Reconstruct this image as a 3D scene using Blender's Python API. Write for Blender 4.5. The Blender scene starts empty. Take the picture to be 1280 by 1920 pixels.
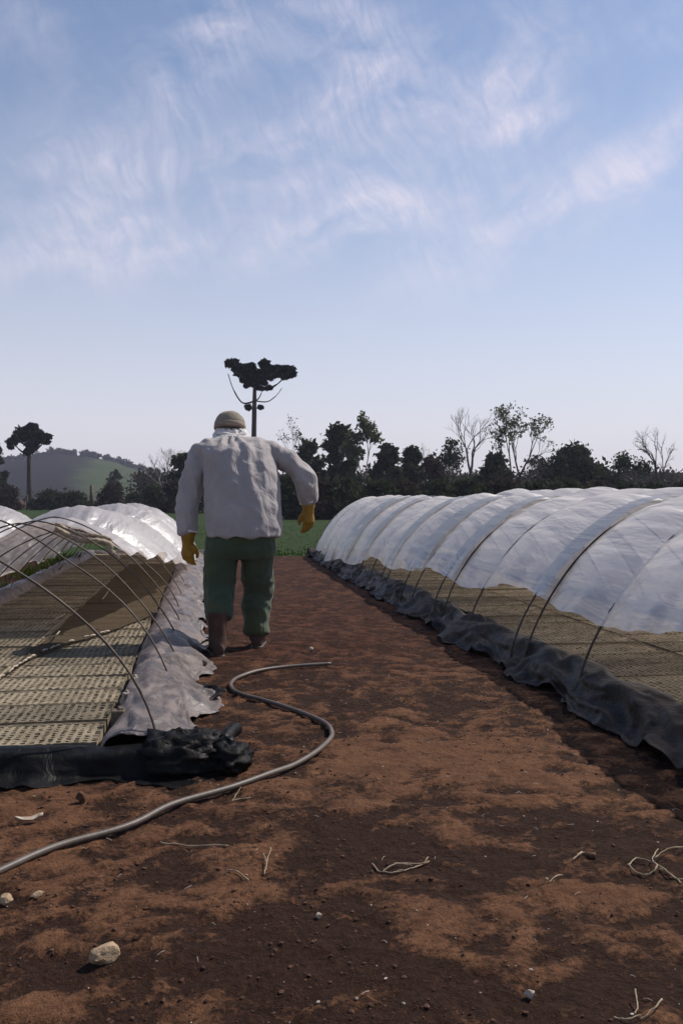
import bpy, bmesh, math, random
import numpy as np
from mathutils import Vector, Matrix, Quaternion, noise as mnoise

R = math.radians
random.seed(7)
SC = bpy.context.scene
COL = SC.collection

# ------------------------------------------------------------------ camera
YAW, PITCH, CAMZ, FPX = R(8.53), R(1.0), 1.05, 1700.0
cam_d = bpy.data.cameras.new('camera')
cam = bpy.data.objects.new('camera', cam_d)
COL.objects.link(cam)
cam.location = (0, 0, CAMZ)
cam.rotation_euler = (R(90) - PITCH, 0, -YAW)
cam_d.sensor_fit = 'VERTICAL'
cam_d.sensor_height = 24
cam_d.sensor_width = 24
cam_d.lens = FPX / 1920 * 24
cam_d.clip_start = 0.05
cam_d.clip_end = 5000
SC.camera = cam
_f = Vector((math.sin(YAW) * math.cos(PITCH), math.cos(YAW) * math.cos(PITCH), -math.sin(PITCH)))
_r = Vector((math.cos(YAW), -math.sin(YAW), 0))
_u = _r.cross(_f)


def ray(px, py):
    return _f + _r * ((px - 640) / FPX) - _u * ((py - 960) / FPX)


def P(px, py, Y):                      # photo pixel -> world point at distance Y
    d = ray(px, py)
    return Vector((0, 0, CAMZ)) + d * (Y / d.y)


def G(px, py, z=0.0):                  # photo pixel -> world point on height z
    d = ray(px, py)
    return Vector((0, 0, CAMZ)) + d * ((z - CAMZ) / d.z)


# ------------------------------------------------------------------ light
SUN_AZ, SUN_EL = R(63), R(47)
world = bpy.data.worlds.new("World")
SC.world = world
world.use_nodes = True
SKY_STRENGTH = 0.108
sun_d = bpy.data.lights.new('sun', 'SUN')
sun_d.energy = 5.0
sun_d.angle = R(0.55)
sun_d.color = (1.0, 0.93, 0.84)
sun = bpy.data.objects.new('sun', sun_d)
COL.objects.link(sun)
tosun = Vector((math.sin(SUN_AZ) * math.cos(SUN_EL), math.cos(SUN_AZ) * math.cos(SUN_EL), math.sin(SUN_EL)))
sun.rotation_euler = tosun.to_track_quat('Z', 'Y').to_euler()
SC.view_settings.view_transform = 'Standard'
SC.view_settings.look = 'None'
SC.view_settings.exposure = 0.0
SC.view_settings.gamma = 1.0
SC.view_settings.use_curve_mapping = False


# ------------------------------------------------------------------ node helpers
class NT:
    def __init__(self, nt):
        self.nt = nt
        nt.nodes.clear()

    def n(self, t, **kw):
        nd = self.nt.nodes.new(t)
        for k, v in kw.items():
            if k.startswith('i_'):
                key = k[2:]
                key = int(key) if key.isdigit() else key.replace('_', ' ')
                nd.inputs[key].default_value = v
            else:
                setattr(nd, k, v)
        return nd

    def l(self, a, b):
        self.nt.links.new(a, b)

    def math(self, op, a, b=None, c=None, clamp=False):
        nd = self.nt.nodes.new('ShaderNodeMath')
        nd.operation = op
        nd.use_clamp = clamp
        for i, v in enumerate((a, b, c)):
            if v is None:
                continue
            if isinstance(v, (int, float)):
                nd.inputs[i].default_value = v
            else:
                self.l(v, nd.inputs[i])
        return nd.outputs[0]

    def mixc(self, fac, a, b, blend='MIX'):
        nd = self.nt.nodes.new('ShaderNodeMix')
        nd.data_type = 'RGBA'
        nd.blend_type = blend
        for i, v in ((0, fac), (6, a), (7, b)):
            if isinstance(v, (int, float)):
                nd.inputs[i].default_value = v
            elif isinstance(v, (tuple, list)):
                nd.inputs[i].default_value = (*v[:3], 1)
            else:
                self.l(v, nd.inputs[i])
        return nd.outputs[2]

    def ramp(self, fac, stops, interp='LINEAR'):
        nd = self.nt.nodes.new('ShaderNodeValToRGB')
        cr = nd.color_ramp
        cr.interpolation = interp
        while len(cr.elements) < len(stops):
            cr.elements.new(0.5)
        for e, (p, c) in zip(cr.elements, stops):
            e.position = p
            e.color = (c, c, c, 1) if isinstance(c, (int, float)) else (*c[:3], 1)
        self.l(fac, nd.inputs[0])
        return nd.outputs[0]

    def noise(self, vec, scale, detail=4, rough=0.55, dist=0.0):
        nd = self.n('ShaderNodeTexNoise')
        nd.inputs['Scale'].default_value = scale
        nd.inputs['Detail'].default_value = detail
        nd.inputs['Roughness'].default_value = rough
        nd.inputs['Distortion'].default_value = dist
        if vec is not None:
            self.l(vec, nd.inputs['Vector'])
        return nd.outputs[0]

    def mapping(self, vec, scale=(1, 1, 1), rot=(0, 0, 0), loc=(0, 0, 0)):
        nd = self.n('ShaderNodeMapping')
        nd.inputs['Scale'].default_value = scale
        nd.inputs['Rotation'].default_value = rot
        nd.inputs['Location'].default_value = loc
        self.l(vec, nd.inputs['Vector'])
        return nd.outputs[0]

    def bump(self, h, strength=0.3, dist=0.02):
        nd = self.n('ShaderNodeBump')
        nd.inputs['Strength'].default_value = strength
        nd.inputs['Distance'].default_value = dist
        self.l(h, nd.inputs['Height'])
        return nd.outputs[0]


def new_mat(name):
    m = bpy.data.materials.new(name)
    m.use_nodes = True
    return m, NT(m.node_tree)


def out_bsdf(t, color, rough=0.8, bump=None, spec=0.3, **kw):
    b = t.n('ShaderNodeBsdfPrincipled')
    o = t.n('ShaderNodeOutputMaterial')
    if isinstance(color, (tuple, list)):
        b.inputs['Base Color'].default_value = (*color[:3], 1)
    else:
        t.l(color, b.inputs['Base Color'])
    if isinstance(rough, (int, float)):
        b.inputs['Roughness'].default_value = rough
    else:
        t.l(rough, b.inputs['Roughness'])
    b.inputs['Specular IOR Level'].default_value = spec
    for k, v in kw.items():
        b.inputs[k.replace('_', ' ')].default_value = v
    if bump is not None:
        t.l(bump, b.inputs['Normal'])
    t.l(b.outputs[0], o.inputs[0])
    return b, o


def simple_mat(name, c1, c2, scale=8, rough=0.8, bump=0.2, bscale=None, bdist=0.01, spec=0.3, stretch=(1, 1, 1), coord='Object'):
    m, t = new_mat(name)
    tc = t.n('ShaderNodeTexCoord').outputs[coord]
    v = t.mapping(tc, stretch)
    f = t.ramp(t.noise(v, scale, 5, 0.6), [(0.3, 0.0), (0.7, 1.0)])
    c = t.mixc(f, c1, c2)
    bm_ = t.bump(t.noise(v, bscale or scale * 3, 5, 0.65), bump, bdist)
    out_bsdf(t, c, rough, bm_, spec)
    return m


# ------------------------------------------------------------------ world: Nishita sky + thin cirrus
def build_world():
    t = NT(world.node_tree)
    sky = t.n('ShaderNodeTexSky')
    sky.sky_type = 'NISHITA'
    sky.sun_disc = False
    sky.sun_elevation = SUN_EL
    sky.sun_rotation = SUN_AZ
    sky.air_density = 1.0
    sky.dust_density = 0.5
    sky.ozone_density = 1.6
    tc = t.n('ShaderNodeTexCoord').outputs['Generated']
    sep = t.n('ShaderNodeSeparateXYZ')
    t.l(tc, sep.inputs[0])
    az = t.math('MULTIPLY', t.math('ARCTAN2', sep.outputs[0], sep.outputs[1]), 57.2958)
    el = t.math('MULTIPLY', t.math('ARCSINE', sep.outputs[2]), 57.2958)
    comb = t.n('ShaderNodeCombineXYZ')
    t.l(az, comb.inputs[0])
    t.l(el, comb.inputs[1])
    ae = comb.outputs[0]
    # warp so that the wisps curl
    wn = t.n('ShaderNodeTexNoise')
    wn.inputs['Scale'].default_value = 0.10
    wn.inputs['Detail'].default_value = 3
    t.l(ae, wn.inputs['Vector'])
    wv = t.n('ShaderNodeVectorMath', operation='MULTIPLY_ADD')
    t.l(wn.outputs['Color'], wv.inputs[0])
    wv.inputs[1].default_value = (6.5, 6.5, 0)
    t.l(ae, wv.inputs[2])
    fib = t.noise(t.mapping(t.mapping(wv.outputs[0], (1, 1, 1), (0, 0, R(62))), (0.34, 1.25, 1)), 1.0, 9, 0.64, 0.35)
    soft = t.noise(t.mapping(t.mapping(wv.outputs[0], (1, 1, 1), (0, 0, R(-15))), (0.2, 0.34, 1), (0, 0, 0), (5.2, 1.7, 0)), 1.0, 6, 0.58)
    tot = None

    def ang(px, py):
        d = ray(px, py).normalized()
        return math.degrees(math.atan2(d.x, d.y)), math.degrees(math.asin(d.z))
    # cirrus patches: centre px, half-width px, half-height px, turn, weight
    for (cx, cy, sx, sy, rot, w) in [(190, 350, 170, 130, 30, 1.0), (215, 475, 120, 45, 5, .9), (420, 70, 70, 100, -55, 1.0),
                                     (700, 130, 190, 110, -35, 1.1), (960, 170, 150, 110, 40, 1.0), (530, 260, 150, 60, 20, .75),
                                     (610, 430, 260, 50, 12, 1.15), (1000, 410, 300, 70, 22, .9), (1230, 290, 130, 60, 25, .9),
                                     (50, 60, 80, 60, 0, .5), (520, 350, 200, 60, 0, .6), (1240, 30, 60, 50, 0, .6), (1000, 235, 90, 25, 12, .7),
                                     (300, 150, 80, 40, -40, .55), (20, 480, 60, 60, 0, .6), (700, 370, 120, 60, -40, .5)]:
        a, e = ang(cx, cy)
        k = 57.3 / FPX * 0.78
        dx = t.math('SUBTRACT', az, a)
        dy = t.math('SUBTRACT', el, e)
        c, s = math.cos(R(rot)), math.sin(R(rot))
        u = t.math('MULTIPLY', t.math('ADD', t.math('MULTIPLY', dx, c), t.math('MULTIPLY', dy, s)), 1 / (sx * k))
        v = t.math('MULTIPLY', t.math('SUBTRACT', t.math('MULTIPLY', dy, c), t.math('MULTIPLY', dx, s)), 1 / (sy * k))
        q = t.math('ADD', t.math('MULTIPLY', u, u), t.math('MULTIPLY', v, v))
        g = t.math('MULTIPLY', t.math('POWER', 2.718, t.math('MULTIPLY', q, -0.75)), w)
        tot = g if tot is None else t.math('ADD', tot, g)
    tot = t.math('MINIMUM', tot, 1.25)
    tot = t.math('ADD', tot, 0.03)
    wisps = t.math('MULTIPLY', t.ramp(soft, [(0.30, 0.0), (0.62, 1.0)]), t.math('ADD', t.math('MULTIPLY', t.ramp(fib, [(0.34, 0.0), (0.70, 1.0)]), 0.72), 0.46))
    cl = t.math('MULTIPLY', t.math('MULTIPLY', tot, wisps), 0.60, clamp=True)
    # pale milky veil low over the horizon
    veil = t.ramp(t.math('MULTIPLY', el, 1 / 40.0), [(0.0, 0.95), (0.10, 0.85), (0.22, 0.60), (0.40, 0.28), (0.60, 0.08), (0.8, 0.0)])
    base = t.mixc(1.0, sky.outputs[0], (1.05, 1.04, 1.08), 'MULTIPLY')
    base = t.mixc(t.math('MULTIPLY', veil, 0.85), base, (7.5, 7.1, 7.8))
    col = t.mixc(cl, base, (7.8, 7.3, 8.3))
    bg = t.n('ShaderNodeBackground')
    bg.inputs[1].default_value = SKY_STRENGTH
    t.l(col, bg.inputs[0])
    o = t.n('ShaderNodeOutputWorld')
    t.l(bg.outputs[0], o.inputs[0])


build_world()


# ------------------------------------------------------------------ object helpers
def tag(o, label=None, cat=None, group=None, kind=None):
    if label:
        o['label'] = label
    if cat:
        o['category'] = cat
    if group:
        o['group'] = group
    if kind:
        o['kind'] = kind
    return o


def empty(name, loc, label, cat, group=None):
    o = bpy.data.objects.new(name, None)
    o.empty_display_size = 0.1
    COL.objects.link(o)
    o.location = loc
    return tag(o, label, cat, group)


def mesh_obj(name, verts, faces, mat, parent=None, smooth=True):
    me = bpy.data.meshes.new(name)
    me.from_pydata([tuple(v) for v in verts], [], [tuple(f) for f in faces])
    me.update()
    if smooth:
        me.polygons.foreach_set('use_smooth', [True] * len(me.polygons))
    if mat is not None:
        me.materials.append(mat)
    o = bpy.data.objects.new(name, me)
    COL.objects.link(o)
    if parent is not None:
        o.parent = parent
        o.matrix_parent_inverse = Matrix.Translation(-Vector(parent_loc(parent)))
    return o


def parent_loc(p):
    v = Vector(p.location)
    q = p.parent
    while q is not None:
        v = v + Vector(q.location) if q.type == 'EMPTY' and False else v
        q = q.parent
    return v


def link_under(o, parent):
    o.parent = parent
    if parent.type == 'EMPTY':
        o.matrix_parent_inverse = Matrix.Translation(-Vector(parent.location))
    return o


class MB:
    """collects tubes, boxes, quads in world coordinates"""

    def __init__(self):
        self.v, self.f = [], []

    def tube(self, pts, radii, n=6, cap=True, close_tip=False):
        pts = [Vector(p) for p in pts]
        if isinstance(radii, (int, float)):
            radii = [radii] * len(pts)
        base = len(self.v)
        up = Vector((0.3, 0.2, 1)).normalized()
        for i, p in enumerate(pts):
            a = pts[max(i - 1, 0)]
            b = pts[min(i + 1, len(pts) - 1)]
            d = (b - a)
            d = d.normalized() if d.length > 1e-9 else Vector((0, 0, 1))
            s = d.cross(up)
            if s.length < 1e-3:
                s = d.cross(Vector((1, 0, 0)))
            s.normalize()
            w = s.cross(d)
            for k in range(n):
                an = 2 * math.pi * k / n
                self.v.append(p + (s * math.cos(an) + w * math.sin(an)) * radii[i])
        for i in range(len(pts) - 1):
            for k in range(n):
                a = base + i * n + k
                b = base + i * n + (k + 1) % n
                self.f.append((a, b, b + n, a + n))
        if cap:
            self.f.append([base + k for k in range(n)][::-1])
            self.f.append([base + (len(pts) - 1) * n + k for k in range(n)])
        return self

    def rings(self, rings, n=16):
        """rings: (centre, vecA, vecB) ellipses, capped -> closed loft"""
        base = len(self.v)
        for c, a, b in rings:
            c, a, b = Vector(c), Vector(a), Vector(b)
            for k in range(n):
                an = 2 * math.pi * k / n
                self.v.append(c + a * math.cos(an) + b * math.sin(an))
        m = len(rings)
        for i in range(m - 1):
            for k in range(n):
                p = base + i * n + k
                q = base + i * n + (k + 1) % n
                self.f.append((p, q, q + n, p + n))
        self.f.append([base + k for k in range(n)][::-1])
        self.f.append([base + (m - 1) * n + k for k in range(n)])
        return self

    def box(self, c, sx, sy, sz, rz=0.0, tilt=0.0):
        base = len(self.v)
        M = Matrix.Rotation(rz, 3, 'Z') @ Matrix.Rotation(tilt, 3, 'X')
        for dz in (-.5, .5):
            for dx, dy in ((-.5, -.5), (.5, -.5), (.5, .5), (-.5, .5)):
                self.v.append(Vector(c) + M @ Vector((dx * sx, dy * sy, dz * sz)))
        b = base
        self.f += [(b + 3, b + 2, b + 1, b), (b + 4, b + 5, b + 6, b + 7)]
        for k in range(4):
            self.f.append((b + k, b + (k + 1) % 4, b + 4 + (k + 1) % 4, b + 4 + k))
        return self

    def quad(self, p, a, b):
        base = len(self.v)
        p = Vector(p)
        self.v += [p - a - b, p + a - b, p + a + b, p - a + b]
        self.f.append((base, base + 1, base + 2, base + 3))

    def build(self, name, mat, parent=None, smooth=True):
        o = mesh_obj(name, self.v, self.f, mat, None, smooth)
        if parent is not None:
            link_under(o, parent)
        return o


def fbm(v, oct=4, H=0.9, lac=2.1):
    return mnoise.fractal(v, H, lac, oct)


def smoothpath(pts, n=8):
    """Catmull-Rom through points"""
    pts = [Vector(p) for p in pts]
    out = []
    for i in range(len(pts) - 1):
        p0, p1, p2, p3 = pts[max(i - 1, 0)], pts[i], pts[i + 1], pts[min(i + 2, len(pts) - 1)]
        for k in range(n):
            s = k / n
            out.append(0.5 * ((2 * p1) + (p2 - p0) * s + (2 * p0 - 5 * p1 + 4 * p2 - p3) * s * s + (3 * p1 - p0 - 3 * p2 + p3) * s ** 3))
    out.append(pts[-1])
    return out


# ------------------------------------------------------------------ materials
def soil_material():
    m, t = new_mat('red_soil')
    g = t.n('ShaderNodeNewGeometry').outputs['Position']
    warp = t.n('ShaderNodeTexNoise')
    warp.inputs['Scale'].default_value = 6
    warp.inputs['Detail'].default_value = 4
    t.l(g, warp.inputs['Vector'])
    wv = t.n('ShaderNodeVectorMath', operation='MULTIPLY_ADD')
    t.l(warp.outputs['Color'], wv.inputs[0])
    wv.inputs[1].default_value = (.16, .16, 0)
    t.l(g, wv.inputs[2])
    big = t.noise(wv.outputs[0], 2.3, 6, 0.62, 0.3)           # damp patches
    mid = t.noise(t.mapping(wv.outputs[0], (1, 1, 1), (0, 0, 0), (3, 8, 0)), 8.5, 6, 0.65, 0.2)
    fine = t.noise(g, 60, 5, 0.7)
    grit = t.noise(g, 230, 3, 0.7)
    sep = t.n('ShaderNodeSeparateXYZ')
    t.l(g, sep.inputs[0])
    y = sep.outputs[1]
    at = t.n('ShaderNodeAttribute')
    at.attribute_name = 'crust'
    k = t.math('ADD', at.outputs['Fac'], t.math('MULTIPLY', t.math('SUBTRACT', mid, 0.5), 0.7))
    k = t.math('ADD', k, t.math('MULTIPLY', t.math('SUBTRACT', fine, 0.5), 0.8))
    flake = t.noise(t.mapping(wv.outputs[0], (1, 1.5, 1), (0, 0, 0), (1, 2, 0)), 21, 5, 0.62, 0.3)
    k = t.math('ADD', k, t.math('MULTIPLY', t.math('SUBTRACT', flake, 0.5), 0.9))
    dry = t.ramp(k, [(0.33, 0.0), (0.50, 0.5), (0.70, 1.0)])
    damp = t.mixc(t.ramp(fine, [(0.3, 0.0), (0.75, 1.0)]), (0.012, 0.0052, 0.0032), (0.046, 0.0205, 0.0115))
    dryc = t.mixc(t.ramp(mid, [(0.3, 0.0), (0.7, 1.0)]), (0.090, 0.039, 0.0195), (0.190, 0.092, 0.047))
    dryc = t.mixc(t.math('MULTIPLY', t.ramp(fine, [(0.35, 1.0), (0.6, 0.0)]), 0.5), dryc, (0.058, 0.025, 0.013))
    c = t.mixc(dry, damp, dryc)
    gr2 = t.noise(g, 105, 4, 0.75)
    c = t.mixc(t.math('MULTIPLY', t.ramp(gr2, [(0.34, 1.0), (0.47, 0.0)]), 0.38), c, (0.018, 0.0080, 0.005))
    c = t.mixc(t.math('MULTIPLY', t.ramp(grit, [(0.60, 0.0), (0.72, 1.0)]), 0.30), c, (0.22, 0.13, 0.085))
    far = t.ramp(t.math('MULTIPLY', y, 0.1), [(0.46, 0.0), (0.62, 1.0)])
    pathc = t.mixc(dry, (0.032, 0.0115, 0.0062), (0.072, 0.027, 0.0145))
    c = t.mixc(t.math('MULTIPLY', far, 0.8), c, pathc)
    h = t.math('ADD', t.math('MULTIPLY', fine, 0.7), t.math('MULTIPLY', grit, 0.35))
    h = t.math('ADD', h, t.math('MULTIPLY', mid, 1.2))
    h = t.math('ADD', h, t.math('MULTIPLY', flake, 1.0))
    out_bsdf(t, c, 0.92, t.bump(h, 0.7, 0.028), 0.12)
    return m


def film_material(name, tint=(0.80, 0.80, 0.83), clear=0.16, low=0.30, bmp=0.5):
    m, t = new_mat(name)
    g = t.n('ShaderNodeNewGeometry').outputs['Position']
    sep = t.n('ShaderNodeSeparateXYZ')
    t.l(g, sep.inputs[0])
    rip = t.noise(t.mapping(g, (9, 0.75, 9)), 1.0, 4, 0.5, 0.3)
    wide = t.noise(t.mapping(g, (3, 0.9, 3)), 1.0, 4, 0.6, 0.3)
    h = t.math('ADD', t.math('MULTIPLY', rip, 0.6), wide)
    bump = t.bump(h, bmp, 0.09)
    d = t.n('ShaderNodeBsdfDiffuse')
    d.inputs[0].default_value = (*tint, 1)
    tr = t.n('ShaderNodeBsdfTranslucent')
    tr.inputs[0].default_value = (tint[0], tint[1], tint[2], 1)
    t.l(bump, d.inputs['Normal'])
    t.l(bump, tr.inputs['Normal'])
    m1 = t.n('ShaderNodeMixShader')
    m1.inputs[0].default_value = 0.50
    t.l(d.outputs[0], m1.inputs[1])
    t.l(tr.outputs[0], m1.inputs[2])
    tp = t.n('ShaderNodeBsdfTransparent')
    m2 = t.n('ShaderNodeMixShader')
    # the film is clean and clear along its hem, milky with age above
    hem = t.ramp(t.math('ADD', t.math('MULTIPLY', sep.outputs[2], 1.0), t.math('MULTIPLY', t.math('SUBTRACT', wide, 0.5), 0.35)), [(0.28, clear + low), (0.58, clear), (0.9, clear * 0.6)])
    blot = t.math('ADD', hem, t.math('MULTIPLY', t.math('SUBTRACT', rip, 0.5), 0.22), clamp=True)
    t.l(blot, m2.inputs[0])
    t.l(m1.outputs[0], m2.inputs[1])
    t.l(tp.outputs[0], m2.inputs[2])
    gl = t.n('ShaderNodeBsdfGlossy')
    gl.inputs['Roughness'].default_value = 0.36
    t.l(bump, gl.inputs['Normal'])
    fr = t.n('ShaderNodeFresnel')
    fr.inputs[0].default_value = 1.42
    m3 = t.n('ShaderNodeMixShader')
    t.l(t.math('MULTIPLY', fr.outputs[0], 0.36), m3.inputs[0])
    t.l(m2.outputs[0], m3.inputs[1])
    t.l(gl.outputs[0], m3.inputs[2])
    o = t.n('ShaderNodeOutputMaterial')
    t.l(m3.outputs[0], o.inputs[0])
    return m


def liner_material(name, base, dust, amount, rough=0.38, spec=0.4):
    m, t = new_mat(name)
    g = t.n('ShaderNodeNewGeometry').outputs['Position']
    d = t.noise(g, 5, 6, 0.65, 0.3)
    d2 = t.noise(g, 40, 4, 0.65)
    f = t.math('MULTIPLY', t.ramp(t.math('ADD', d, t.math('MULTIPLY', t.math('SUBTRACT', d2, 0.5), 0.5)), [(0.36, 0.05), (0.66, 1.0)]), amount)
    c = t.mixc(f, base, dust)
    w = t.noise(t.mapping(g, (1, 0.6, 1), (0.2, 0.3, 0.5)), 16, 5, 0.6, 0.8)
    out_bsdf(t, c, t.math('ADD', t.math('MULTIPLY', f, 0.4), rough), t.bump(w, 0.5, 0.022), spec)
    return m


def leaf_material(name, c1, c2, trans=0.25, scale=1.3):
    m, t = new_mat(name)
    g = t.n('ShaderNodeNewGeometry')
    r = g.outputs['Random Per Island']
    nz = t.noise(g.outputs['Position'], scale, 3, 0.6)
    f = t.math('ADD', t.math('MULTIPLY', r, 0.6), t.math('MULTIPLY', t.math('SUBTRACT', nz, 0.3), 0.9), clamp=True)
    c = t.mixc(f, c1, c2)
    d = t.n('ShaderNodeBsdfDiffuse')
    tr = t.n('ShaderNodeBsdfTranslucent')
    t.l(c, d.inputs[0])
    t.l(c, tr.inputs[0])
    mx = t.n('ShaderNodeMixShader')
    mx.inputs[0].default_value = trans
    t.l(d.outputs[0], mx.inputs[1])
    t.l(tr.outputs[0], mx.inputs[2])
    o = t.n('ShaderNodeOutputMaterial')
    t.l(mx.outputs[0], o.inputs[0])
    return m


def cloth_material(name, c1, c2, scale=4, rough=0.9, bump=0.35, c3=None):
    m, t = new_mat(name)
    tc = t.n('ShaderNodeNewGeometry').outputs['Position']
    f = t.ramp(t.noise(tc, scale, 5, 0.6, 0.4), [(0.32, 0.0), (0.68, 1.0)])
    c = t.mixc(f, c1, c2)
    if c3 is not None:
        c = t.mixc(t.math('MULTIPLY', t.ramp(t.noise(t.mapping(tc, (1, 1, 1), (0, 0, 0), (4, 2, 1)), scale * 1.3, 4, 0.6), [(0.5, 0.0), (0.68, 1.0)]), 0.8), c, c3)
    fold = t.noise(t.mapping(tc, (1, 1, 0.45)), 13, 4, 0.55, 0.8)
    weave = t.noise(tc, 220, 2, 0.5)
    h = t.math('ADD', fold, t.math('MULTIPLY', weave, 0.06))
    b, o = out_bsdf(t, c, rough, t.bump(h, bump, 0.04), 0.2)
    b.inputs['Sheen Weight'].default_value = 0.15
    return m


M_SOIL = soil_material()
M_FILM = film_material('milky_film', (0.94, 0.855, 0.775), 0.32, 0.42)
M_FILM_L = film_material('milky_film_dusty', (0.52, 0.445, 0.40), 0.12, 0.20, 0.35)
M_BAND = film_material('hoop_shade_band', (0.30, 0.295, 0.29), 0.30, 0.3)  # darker film colour for the painted hoop shadow bands
M_LINER = liner_material('black_liner', (0.0035, 0.0032, 0.003), (0.075, 0.056, 0.045), 0.7, 0.36, 0.14)
M_LINER_L = liner_material('dusty_liner', (0.060, 0.050, 0.048), (0.170, 0.133, 0.122), 0.95, 0.32)
M_LINER_F = liner_material('wet_liner', (0.003, 0.003, 0.003), (0.010, 0.009, 0.009), 0.5, 0.40, 0.12)
M_HOOP = simple_mat('cane', (0.05, 0.036, 0.026), (0.11, 0.08, 0.055), 25, 0.55, 0.3, spec=0.4)
M_HOOPS = simple_mat('cane_shiny', (0.30, 0.26, 0.22), (0.42, 0.36, 0.30), 25, 0.3, 0.2, spec=0.6)
M_RIB = simple_mat('dark_cane', (0.028, 0.023, 0.02), (0.06, 0.048, 0.04), 25, 0.6, 0.3)
M_WOOD = simple_mat('grey_wood', (0.05, 0.04, 0.032), (0.16, 0.12, 0.085), 12, 0.85, 0.4, stretch=(1, 1, 0.2))
M_HOSE = simple_mat('dusty_hose', (0.062, 0.049, 0.041), (0.125, 0.098, 0.080), 9, 0.5, 0.15, spec=0.4)
M_STONE = simple_mat('tan_stone', (0.24, 0.16, 0.095), (0.42, 0.31, 0.20), 26, 0.9, 0.6, bdist=0.01)
M_STRAW = simple_mat('straw', (0.20, 0.145, 0.09), (0.40, 0.32, 0.22), 30, 0.85, 0.2)
M_PALE = simple_mat('pale_chip', (0.22, 0.16, 0.115), (0.50, 0.43, 0.36), 40, 0.85, 0.2)
M_CLOD = simple_mat('soil_clod', (0.040, 0.019, 0.013), (0.120, 0.060, 0.036), 30, 0.95, 0.6, bdist=0.01, coord='Object')
M_BARK = simple_mat('bark', (0.035, 0.028, 0.022), (0.085, 0.068, 0.052), 3, 0.95, 0.6, bdist=0.05)
M_BARKP = simple_mat('pale_bark', (0.13, 0.11, 0.09), (0.24, 0.21, 0.18), 3, 0.95, 0.4, bdist=0.03)
M_TWIG = simple_mat('twig', (0.16, 0.14, 0.125), (0.28, 0.25, 0.225), 3, 0.95, 0.2)
M_LEAF_DARK = leaf_material('dark_leaf', (0.018, 0.025, 0.014), (0.066, 0.080, 0.040))
M_LEAF_ARAU = leaf_material('araucaria_needle', (0.007, 0.012, 0.009), (0.022, 0.032, 0.020), 0.12)
M_LEAF_MID = leaf_material('mid_leaf', (0.020, 0.030, 0.014), (0.060, 0.075, 0.032))
M_LEAF_PALE = leaf_material('pale_leaf', (0.055, 0.070, 0.030), (0.14, 0.15, 0.075), 0.4)
M_LEAF_BROWN = leaf_material('brown_leaf', (0.022, 0.019, 0.013), (0.070, 0.058, 0.040))
M_WEED = leaf_material('weed', (0.035, 0.060, 0.012), (0.13, 0.16, 0.035), 0.35, 6)
M_GRASSBL = leaf_material('grass_blade', (0.016, 0.036, 0.006), (0.045, 0.075, 0.015), 0.3, 2)
M_JACKET = cloth_material('jacket_cloth', (0.30, 0.272, 0.265), (0.38, 0.348, 0.34), 5, 0.9, 0.6)
M_COLLAR = cloth_material('collar_cloth', (0.60, 0.56, 0.53), (0.72, 0.68, 0.65), 9, 0.9, 0.5)
M_TROUSERS = cloth_material('green_cloth', (0.042, 0.064, 0.040), (0.066, 0.094, 0.058), 3.0, 0.9, 0.6, c3=(0.078, 0.080, 0.028))
M_GLOVE = simple_mat('yellow_glove', (0.23, 0.12, 0.010), (0.36, 0.20, 0.024), 14, 0.6, 0.35, spec=0.35)
M_BOOT = simple_mat('brown_boot', (0.035, 0.018, 0.012), (0.085, 0.045, 0.030), 14, 0.75, 0.3)
M_SKIN = simple_mat('skin', (0.36, 0.20, 0.13), (0.42, 0.24, 0.16), 20, 0.55, 0.1)
M_HAIR = simple_mat('hair', (0.02, 0.014, 0.01), (0.04, 0.03, 0.02), 40, 0.7, 0.2)
M_CAP = cloth_material('cap_cloth', (0.19, 0.165, 0.125), (0.26, 0.225, 0.17), 10, 0.9, 0.3)
M_CAPBAND = cloth_material('cap_band', (0.21, 0.16, 0.125), (0.29, 0.23, 0.185), 10, 0.9, 0.2)
M_TRAY = simple_mat('tray_foam', (0.125, 0.100, 0.064), (0.250, 0.203, 0.138), 9, 0.95, 0.3, coord='Object')
def vary_by_object(m, lo=.72, hi=1.2):
    nt = m.node_tree
    b = [n for n in nt.nodes if n.type == 'BSDF_PRINCIPLED'][0]
    src = b.inputs['Base Color'].links[0].from_socket
    oi = nt.nodes.new('ShaderNodeObjectInfo')
    mr = nt.nodes.new('ShaderNodeMapRange')
    mr.inputs['To Min'].default_value = lo
    mr.inputs['To Max'].default_value = hi
    nt.links.new(oi.outputs['Random'], mr.inputs['Value'])
    vm = nt.nodes.new('ShaderNodeVectorMath')
    vm.operation = 'SCALE'
    nt.links.new(src, vm.inputs[0])
    nt.links.new(mr.outputs[0], vm.inputs['Scale'])
    nt.links.new(vm.outputs[0], b.inputs['Base Color'])


vary_by_object(M_TRAY)
M_SUBSTRATE = simple_mat('tray_substrate', (0.040, 0.030, 0.019), (0.095, 0.072, 0.047), 40, 0.95, 0.5, coord='Object')


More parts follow.
